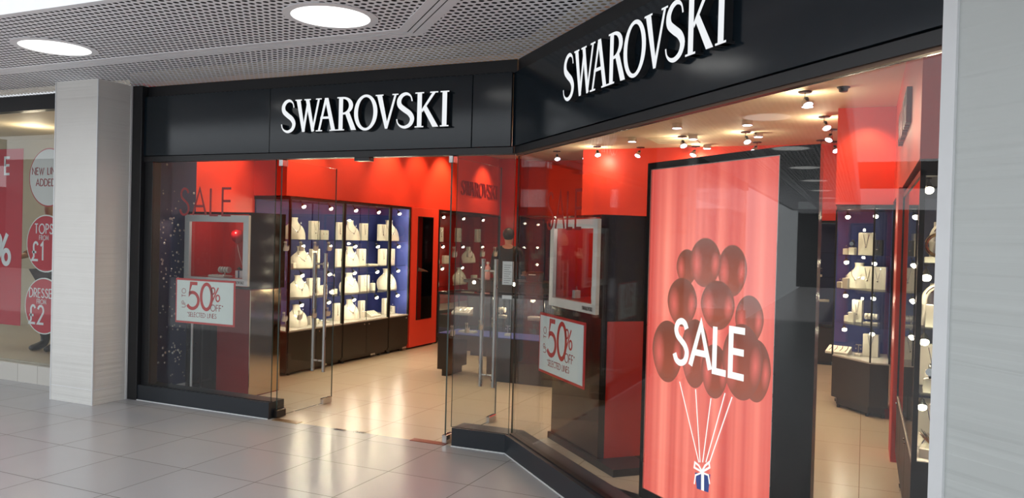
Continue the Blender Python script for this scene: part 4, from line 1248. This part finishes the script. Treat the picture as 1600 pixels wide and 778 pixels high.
for li, z in enumerate([.832, 1.167, 1.497, TOP-.03]):
    nmz = ['low shelf', 'middle shelf', 'top shelf', 'roof'][li]
    cab_lamp((.292, 4.60, z), 0.0, 'lit spotlight at the end glass under the '+nmz+' of the near right cabinet', 'spotlights in the near right cabinet', 4.5)
    cab_lamp((.37, 5.25, z), PI/2, 'lit spotlight farther in under the '+nmz+' of the near right cabinet', 'spotlights in the near right cabinet', 4.5)
    cab_lamp((.37, 7.4, z), PI/2, 'lit spotlight under the '+nmz+' of the cabinet beyond the pilaster', 'spotlights beyond the pilaster', 2.5)

# corner cabinet set at an angle
FPT = [(-.264, 8.44), (.075, 8.035), (.235, 8.035), (.235, 8.44), (-.05, 8.44)]
c = thing('corner_cabinet', 'angled glazed corner cabinet with a blue back under the red bulkhead', 'display cabinet', (0, 8.2, 0))
S_ = lambda pts, k_=1.0: [((x)*1.0, y-8.2) for x, y in pts]
def inset(pts, d):
    cx = sum(p[0] for p in pts)/len(pts); cy2 = sum(p[1] for p in pts)/len(pts)
    out = []
    for x, y in pts:
        vx, vy = x-cx, y-cy2; l = math.hypot(vx, vy); out.append((x-vx/l*d, y-vy/l*d))
    return out
TRI = [(-.264, 8.445), (.075, 8.04), (.235, 8.04), (.235, 8.80), (-.264, 8.80)]
tri = S_(TRI)
MB().prism(tri, .10, .50).build('base', M_CAB, c)
MB().prism(inset(tri, .05), .03, .10).build('kick', M_CABM, c)
mb = MB()
for p_ in inset(tri, .07): mb.cyl(p_, .016, 0, .03, 10)
mb.build('feet', M_CABM, c)
nx = Vector((-.405, -.339)).normalized()
mid = Vector((-.02, -.058-.03))
MB().bbox(-.04, -.004, .115, .04, 0, .145, .001).build('maker_plate', M_SILV, c, loc=(-.02+nx.x*.003, -.045+nx.y*.003+.08, 0), rot=math.atan2(-.405, .339))
MB().prism(tri, .50, .512).build('deck', _M['pale deck'], c)
for z in LEV[1:]: MB().prism(inset(tri, .02), z-.008, z).build('shelf', M_SHELF, c)
MB().prism(tri, TOP-.03, TOP).build('top', M_CABM, c)
bk = S_([(-.264, 8.802), (.235, 8.802), (.235, 8.82), (-.264, 8.82)])
MB().prism(bk, .10, TOP).build('back_panel', M_BLUE, c)
MB().prism(S_([(.236, 8.04), (.243, 8.04), (.243, 8.80), (.236, 8.80)]), .512, TOP-.03).build('side_panel', M_BLUE, c)
mb = MB()
for p_ in tri[:3]: mb.box(p_[0]-.008, p_[1]-.008, .512, p_[0]+.008, p_[1]+.008, TOP-.03)
mb.build('frame', M_CABM, c)
def pane(a, b):
    ax, ay = a; bx, by = b; dx, dy = bx-ax, by-ay; l = math.hypot(dx, dy); ux_, uy_ = -dy/l*.005, dx/l*.005
    return MB().prism([(ax, ay), (bx, by), (bx+ux_, by+uy_), (ax+ux_, ay+uy_)], .512, TOP-.03)
pane(tri[0], tri[1]).build('glass_front', M_CGLASS, c); pane(tri[1], tri[2]).build('glass_return', M_CGLASS, c)
AR = math.atan2(-.405, .339)
gp3 = 'jewellery displays in the corner cabinet'
SHZ = [.512]+LEV[1:]
for kind, px, sh, dy, wh in (
  ('watch', 1331, 3, 8.50, 'in the corner cabinet'), ('block', 1321, 3, 8.54, 'at the left of the top shelf of the corner cabinet'), ('slab', 1353, 3, 8.53, 'on the top shelf of the corner cabinet'), ('dark', 1371, 3, 8.45, 'on the top shelf of the corner cabinet'),
  ('block', 1313, 2, 8.48, 'on the middle shelf of the corner cabinet, leftmost'), ('blockt', 1322, 2, 8.42, 'on the middle shelf of the corner cabinet'), ('bust', 1341, 2, 8.58, 'on the middle shelf of the corner cabinet'), ('slab', 1357, 2, 8.53, 'on the middle shelf of the corner cabinet'), ('slab', 1373, 2, 8.42, 'at the right of the middle shelf of the corner cabinet'),
  ('slabn', 1342, 1, 8.54, 'on the low shelf of the corner cabinet'), ('blockt', 1333, 1, 8.48, 'on the low shelf of the corner cabinet'), ('block', 1326, 1, 8.53, 'on the low shelf of the corner cabinet'), ('roll', 1364, 1, 8.42, 'on the low shelf of the corner cabinet'),
  ('ramp', 1317, 0, 8.58, 'on the deck of the corner cabinet'), ('ear', 1345, 0, 8.46, 'on the deck of the corner cabinet'), ('slab', 1365, 0, 8.50, 'on the deck of the corner cabinet')):
    P = at_y(px, 430, dy)
    put(kind, (P.x, dy, SHZ[sh]), -.35, wh, gp3)
for li, z in enumerate([.832, 1.167, 1.497, TOP-.03]):
    nmz = ['low shelf', 'middle shelf', 'top shelf', 'roof'][li]
    cab_lamp((-.17, 8.52, z), .2, 'lit spotlight at the left under the '+nmz+' of the corner cabinet', 'spotlights in the corner cabinet', 2.6)
    cab_lamp((.10, 8.25, z), -.3, 'lit spotlight at the right under the '+nmz+' of the corner cabinet', 'spotlights in the corner cabinet', 2.0)

# rear cabinets under the rear bulkhead
def rear_cabinet(x0, x1, label):
    c = thing('display_cabinet', label, 'display cabinet', ((x0+x1)/2, 11.55, 0), 0, 'glazed cabinets along the rear wall')
    w_ = (x1-x0)/2
    MB().bbox(-w_, -.22, .05, w_, .22, .5, .003).build('base', M_CAB, c)
    MB().box(-w_+.02, -.18, 0, w_-.02, .2, .05).build('kick', M_CABM, c)
    MB().box(-w_, .20, .5, w_, .22, 1.9).build('back_panel', M_BLUED, c)
    MB().box(-w_, -.22, 1.9, w_, .22, 1.926).build('top', M_CABM, c)
    for xx in (-w_, w_-.02): MB().box(xx, -.22, .5, xx+.02, -.2, 1.9).build('frame_post', M_CABM, c)
    for z in LEV[1:]: MB().box(-w_+.02, -.19, z-.008, w_-.02, .19, z).build('shelf', M_SHELF, c)
    MB().box(-w_+.02, -.214, .5, w_-.02, -.208, 1.9, thin=1).build('glass_front', [M_CGLASS, M_GEDGE], c)
rear_cabinet(-3.90, -2.75, 'dark glazed cabinet under the rear bulkhead behind the counter')
rear_cabinet(-2.72, -1.55, 'dark glazed cabinet in the middle of the rear wall')
rear_cabinet(-1.52, -.34, 'dark glazed cabinet at the right of the rear wall')
for i, (x, sh, k_) in enumerate(((-.75, 3, 'ear'), (-.55, 2, 'ear'), (-.52, 1, 'tray'), (-.6, 3, 'blockt'), (-.7, 2, 'slabn'), (-.8, 1, 'bust'), (-3.4, 2, 'bust'), (-3.1, 3, 'slab'), (-3.5, 1, 'slab'))):
    put(k_, (x, 11.5, LEV[sh]), 0, {1: 'on the low shelf', 2: 'on the middle shelf', 3: 'on the top shelf'}[sh]+(' of the right rear cabinet' if x > -2 else ' of the left rear cabinet'), 'jewellery displays in the rear cabinets')
for x, nm in ((-3.3, 'left rear cabinet'), (-.7, 'right rear cabinet')):
    for li, z in enumerate([1.167, 1.497, 1.9]):
        cab_lamp((x, 11.42, z), 0, 'lit spotlight under the '+['middle shelf', 'top shelf', 'roof'][li]+' of the '+nm, 'spotlights in the rear cabinets', .8)
# hanging back cabinet at the rear, left of the bulkhead
c = thing('display_cabinet', 'midnight blue glazed cabinet standing left of the rear bulkhead', 'display cabinet', (-4.78, 12.5, 0))
MB().bbox(-.6, -.2, 0, .6, .22, .5, .003).build('base', M_CAB, c); MB().box(-.6, .2, .5, .6, .22, 1.98).build('back_panel', M_BLUED, c); MB().box(-.6, -.2, 1.96, .6, .2, 1.98).build('top', M_CABM, c)
for xx in (-.6, .58): MB().box(xx, -.2, .5, xx+.02, .2, 1.96).build('frame_post', M_CABM, c)
MB().box(-.58, -.19, .5, .58, -.184, 1.96, thin=1).build('glass_front', [M_CGLASS, M_GEDGE], c)
for z in LEV[1:]: MB().box(-.58, -.17, z-.008, .58, .19, z).build('shelf', M_SHELF, c)

# ================================================================ SHOP CEILING
SPOT0 = []
def ceiling_spot(x, y, rot, label):
    g = 'spotlights on the shop ceiling'
    if SPOT0: return dup(SPOT0[0], (x, y, 2.95), rot, label, g)
    s = thing('ceiling_spotlight', label, 'spotlight', (x, y, 2.95), rot, g)
    MB().lathe([(.055, -.012), (.06, -.006), (.06, 0)], n=20).build('canopy', M_CABM, s, smooth=True)
    MB().tube([(0, 0, -.008), (0, 0, -.06), (0, -.03, -.075)], .006, 8).build('arm', M_CABM, s, smooth=True)
    M = Matrix.Translation((0, -.035, -.095)) @ Matrix.Rotation(math.radians(-30), 4, 'X')
    MB().lathe([(.012, .045), (.022, .038), (.03, .01), (.046, -.035), (.048, -.04), (.044, -.04)], n=20).xf(M).build('head', M_CHROME, s, smooth=True)
    MB().sphere((0, 0, -.035), .043, 14, sc=(1, 1, .5)).xf(M).build('lens', M_LENS, s, smooth=True)
    SPOT0.append(s); return s
CAN0 = []
def can_light(x, y, label):
    g = 'small lit can lights on the shop ceiling'
    if CAN0: return dup(CAN0[0], (x, y, 2.95), 0, label, g)
    s = thing('can_light', label, 'ceiling light', (x, y, 2.95), 0, g)
    MB().lathe([(.052, -.055), (.056, -.05), (.056, 0)], n=20).build('housing', M_CHROME, s)
    MB().cyl((0, 0), .05, -.058, -.05, 20).build('lens', M_LENS, s)
    CAN0.append(s); return s
sp = [(870, 236), (919, 236), (933, 229), (1001, 230), (1066, 213), (1090, 230), (1165, 206), (1183, 222), (1258, 143), (1283, 219), (1288, 182), (1300, 202), (1303, 221)]
for i, (px, py) in enumerate(sp):
    P = at_z(px, py, 2.95)
    y = min(P.y, 11.2) if P.x > -3.9 else min(P.y, 12.2)
    if P.x > -.30: P.x = -.36
    s = ceiling_spot(P.x, y, (-1) ** i*.6, ['first', 'second', 'third', 'fourth', 'fifth', 'sixth', 'seventh', 'eighth', 'ninth', 'tenth', 'eleventh', 'twelfth', 'thirteenth'][i]+' lit spotlight on the cream ceiling counting from the left')
sp = [(988, 215), (1058, 193), (1083, 211), (1105, 226), (1168, 188), (1185, 207), (1262, 158)]
for i, (px, py) in enumerate(sp):
    P = at_z(px, py, 2.95)
    can_light(P.x, P.y, ['leftmost', 'second', 'third', 'fourth', 'fifth', 'sixth', 'rightmost'][i]+' of the seven small lit can lights on the cream ceiling')
P = at_z(1052, 219, 2.95)
v = thing('ceiling_vent', 'square air vent in the cream shop ceiling', 'air vent', (P.x, P.y, 2.95))
mb = MB()
for a in ((-.3, -.3, .3, -.26), (-.3, .26, .3, .3), (-.3, -.26, -.26, .26), (.26, -.26, .3, .26)): mb.box(a[0], a[1], -.012, a[2], a[3], 0)
mb.build('frame', M_CEIL, v); MB().box(-.26, -.26, -.004, .26, .26, -.001).build('duct', M_INK, v)
for i in range(5): MB().box(-.26, -.22+i*.1, -.012, .26, -.18+i*.1, -.006).build('slat', M_CEIL, v)
P = at_z(1318, 136, 2.95)
d = thing('smoke_detector', 'small round smoke detector on the cream ceiling near the red bulkhead', 'smoke detector', (P.x, P.y, 2.95))
MB().lathe([(.05, -.01), (.055, 0)], n=20).build('base', M_CABM, d); MB().lathe([(.02, -.045), (.035, -.04), (.04, -.01)], n=18).build('sensor', M_CABM, d, smooth=True)

# added downward spots, most without a fixture; then points at spot heads, wall spots
for (x, y, e, cone) in ((-4.9, 6.3, 80, 140), (-3.7, 6.5, 95, 150), (-3.7, 8.6, 100, 150), (-1.7, 6.6, 85, 150), (-4.7, 10.6, 90, 150),
                        (-1.23, 9.05, 110, 150), (-2.02, 10.1, 110, 150), (-.55, 7.45, 110, 150), (-.35, 4.9, 70, 140)):
    lamp('SPOT', (x, y, 2.79), e*.62, WARM, (x, y, 0), .05, cone, .9)
for (px, py) in ((1066, 213), (1165, 206), (1258, 143), (1288, 182), (933, 229), (1090, 230)):
    P = at_z(px, py, 2.95)
    lamp('POINT', (P.x, min(P.y, 11.15), 2.80), 12, WARMW, size=.035)
for (x, y, e) in ((-5.80, 6.35, 60), (-5.34, 7.15, 46), (-5.34, 8.0, 18), (-5.34, 8.85, 46), (-5.34, 9.6, 30), (-5.34, 10.3, 60), (-5.34, 11.7, 48)):
    lamp('SPOT', (x, y, 2.88), e, (1, .62, .32), (x-.75, y, 1.9), .03, 80, .8)
lamp('SPOT', (-3.55, 10.95, 2.88), 22, (1, .62, .32), (-3.6, 11.35, 2.3), .03, 90, .8)
lamp('SPOT', (-.02, 8.10, 2.88), 24, (1, .62, .32), (0, 8.5, 2.1), .03, 90, .8)
lamp('SPOT', (-.02, 6.2, 2.88), 24, (1, .62, .32), (.3, 6.2, 2.1), .03, 80, .8)

# ================================================================ NEIGHBOURING SHOP WINDOW
NB_ = -6.765
struct(MB().box(-14.5, 5.25, 0, NB_, 5.40, .18).build('baseboard_next', tile_mat('white plinth tile', (.62, .60, .55), (.35, .32, .28), .30, -6.9, 0, .006, .3)), 'white tiled plinth under the next shop window')
struct(MB().box(-14.5, 5.26, 2.74, NB_+.5, 5.36, ZS).build('trim_13', M_BLACKM), 'black band over the next shop window')
struct(MB().box(-14.5, 5.30, .18, NB_, 5.311, 2.74, thin=1).build('window_4', [M_GLASS, M_GEDGE]), 'display window of the next shop')
struct(MB().box(-14.5, 5.41, .12, -6.45, 7.4, .18).build('floor', mat('pale window bed', (.52, .46, .36), .5)))
struct(MB().box(-14.5, 7.4, .0, -6.42, 7.5, 2.95).build('wall_back', mat('cream next shop wall', (.52, .46, .34), .6)))
struct(MB().box(-6.50, 5.41, .0, -6.42, 7.4, 2.95).build('wall_right', _M['cream next shop wall']))
struct(MB().box(-14.5, 5.37, 2.80, -6.42, 7.5, 2.9).build('ceiling', mat('next shop ceiling', (.6, .52, .38), .7)))
for x, y, e in ((-9.3, 6.4, 14), (-7.4, 6.2, 9)):
    lamp('POINT', (x, y, 2.6), e, (1, .84, .6), size=.1)
def roundsign(x, z, r, red, label, lines):
    s = thing('round_offer_sign', label, 'sign', (x, 5.325, z), 0, 'round offer signs in the next shop window')
    mb = MB(); n = 48
    def disc(mb, R, y0, y1): mb.loft([[(R*math.cos(2*PI*i/n), y, R*math.sin(2*PI*i/n)) for i in range(n)] for y in (y0, y1)])
    disc(mb, r, 0, .006); mb.build('disc', M_SIGNW if red else mat('red rim', (.45, .02, .03), .5), s)
    mb = MB(); disc(mb, r-.012, -.002, .001); mb.build('face', mat('bright sign red', (.50, .012, .030), .5) if red else mat('white sign face', (.66, .66, .64), .5), s)
    mb = MB()
    for t_, xx, zz, h in lines: text(mb, t_, xx, zz, h, .13, y0=-.002, y1=-.004, gap=.22, sx=1.0 if len(t_) > 4 and not red else .88)
    mb.build('lettering', M_EDGE if red else M_VINYL, s)
roundsign(-7.49, 2.07, .295, False, 'white round NEW LINES ADDED sign at the top of the next shop window', (('NEW LINES', -.245, .03, .068), ('ADDED', -.185, -.085, .068)))
roundsign(-7.516, 1.405, .29, True, 'red round TOPS price sign below the white sign in the next window', (('TOPS', -.165, .10, .095), ('FROM', -.095, .035, .045), ('£1', -.20, -.17, .18)))
roundsign(-7.53, .775, .285, True, 'red round DRESSES price sign at the bottom of the next window', (('DRESSES', -.215, .085, .088), ('FROM', -.10, .02, .045), ('£2', -.21, -.18, .18)))
s = thing('sale_poster', 'large red sale poster hanging at the left of the next shop window', 'poster', (-9.055, 5.33, .55))
MB().bbox(0, 0, 0, 1.16, .006, 1.82, .002).build('sheet', _M['bright sign red'], s)
mb = MB(); text(mb, 'E', .88, 1.56, .17, .15, y0=-.001, gap=.2); text(mb, '%', .72, .62, .32, .15, y0=-.001)
mb.build('lettering', M_EDGE, s)
# mannequin
mn = thing('mannequin', 'dressed mannequin in a patterned blouse and dark trousers behind the round signs', 'mannequin', (-8.36, 6.0, .18), .1)
figure(mn, mat('mannequin skin', (.62, .45, .30), .5), None, hands=True)
m, nt = newmat('patterned blouse'); nb = NB(nt)
vo = nb.n('ShaderNodeTexVoronoi'); vo.inputs['Scale'].default_value = 14; nt.links.new(nb.coord(), vo.inputs['Vector'])
nb.out(nb.principled(nb.mix(nb.math('LESS_THAN', vo.outputs['Distance'], .28), (.45, .30, .20), (.16, .08, .07)), .7).outputs[0])
TJ = [UJ[i] for i in range(10)]
skinned('blouse', [((0, 0, .86), (.18, .13))]+TJ, [(0, 1), (1, 2), (2, 3), (3, 4), (4, 5), (5, 6), (6, 7), (4, 8), (8, 9), (9, 10)], m, mn)
skinned('trousers', [((0, 0, .92), (.15, .11))]+[UJ[i] for i in (10, 11, 12, 13, 14, 15)], [(0, 1), (1, 2), (2, 3), (0, 4), (4, 5), (5, 6)], M_UNI, mn)
for s in (-1, 1):
    skinned('boot', [((s*.10, .02, .20), .052), ((s*.10, .02, .08), .05), ((s*.105, -.05, .05), (.052, .048)), ((s*.11, -.17, .035), (.045, .032))], [(0, 1), (1, 2), (2, 3)], M_CABM, mn, 2)
mb = MB().sphere((0, .02, 1.64), .10, 18, sc=(.95, 1, 1)); mb.v = [(x, y+(.06 if y < -.02 and z < 1.68 else 0), z) for x, y, z in mb.v]
mb.build('wig', mat('blond wig', (.55, .38, .16), .6), mn, smooth=True)
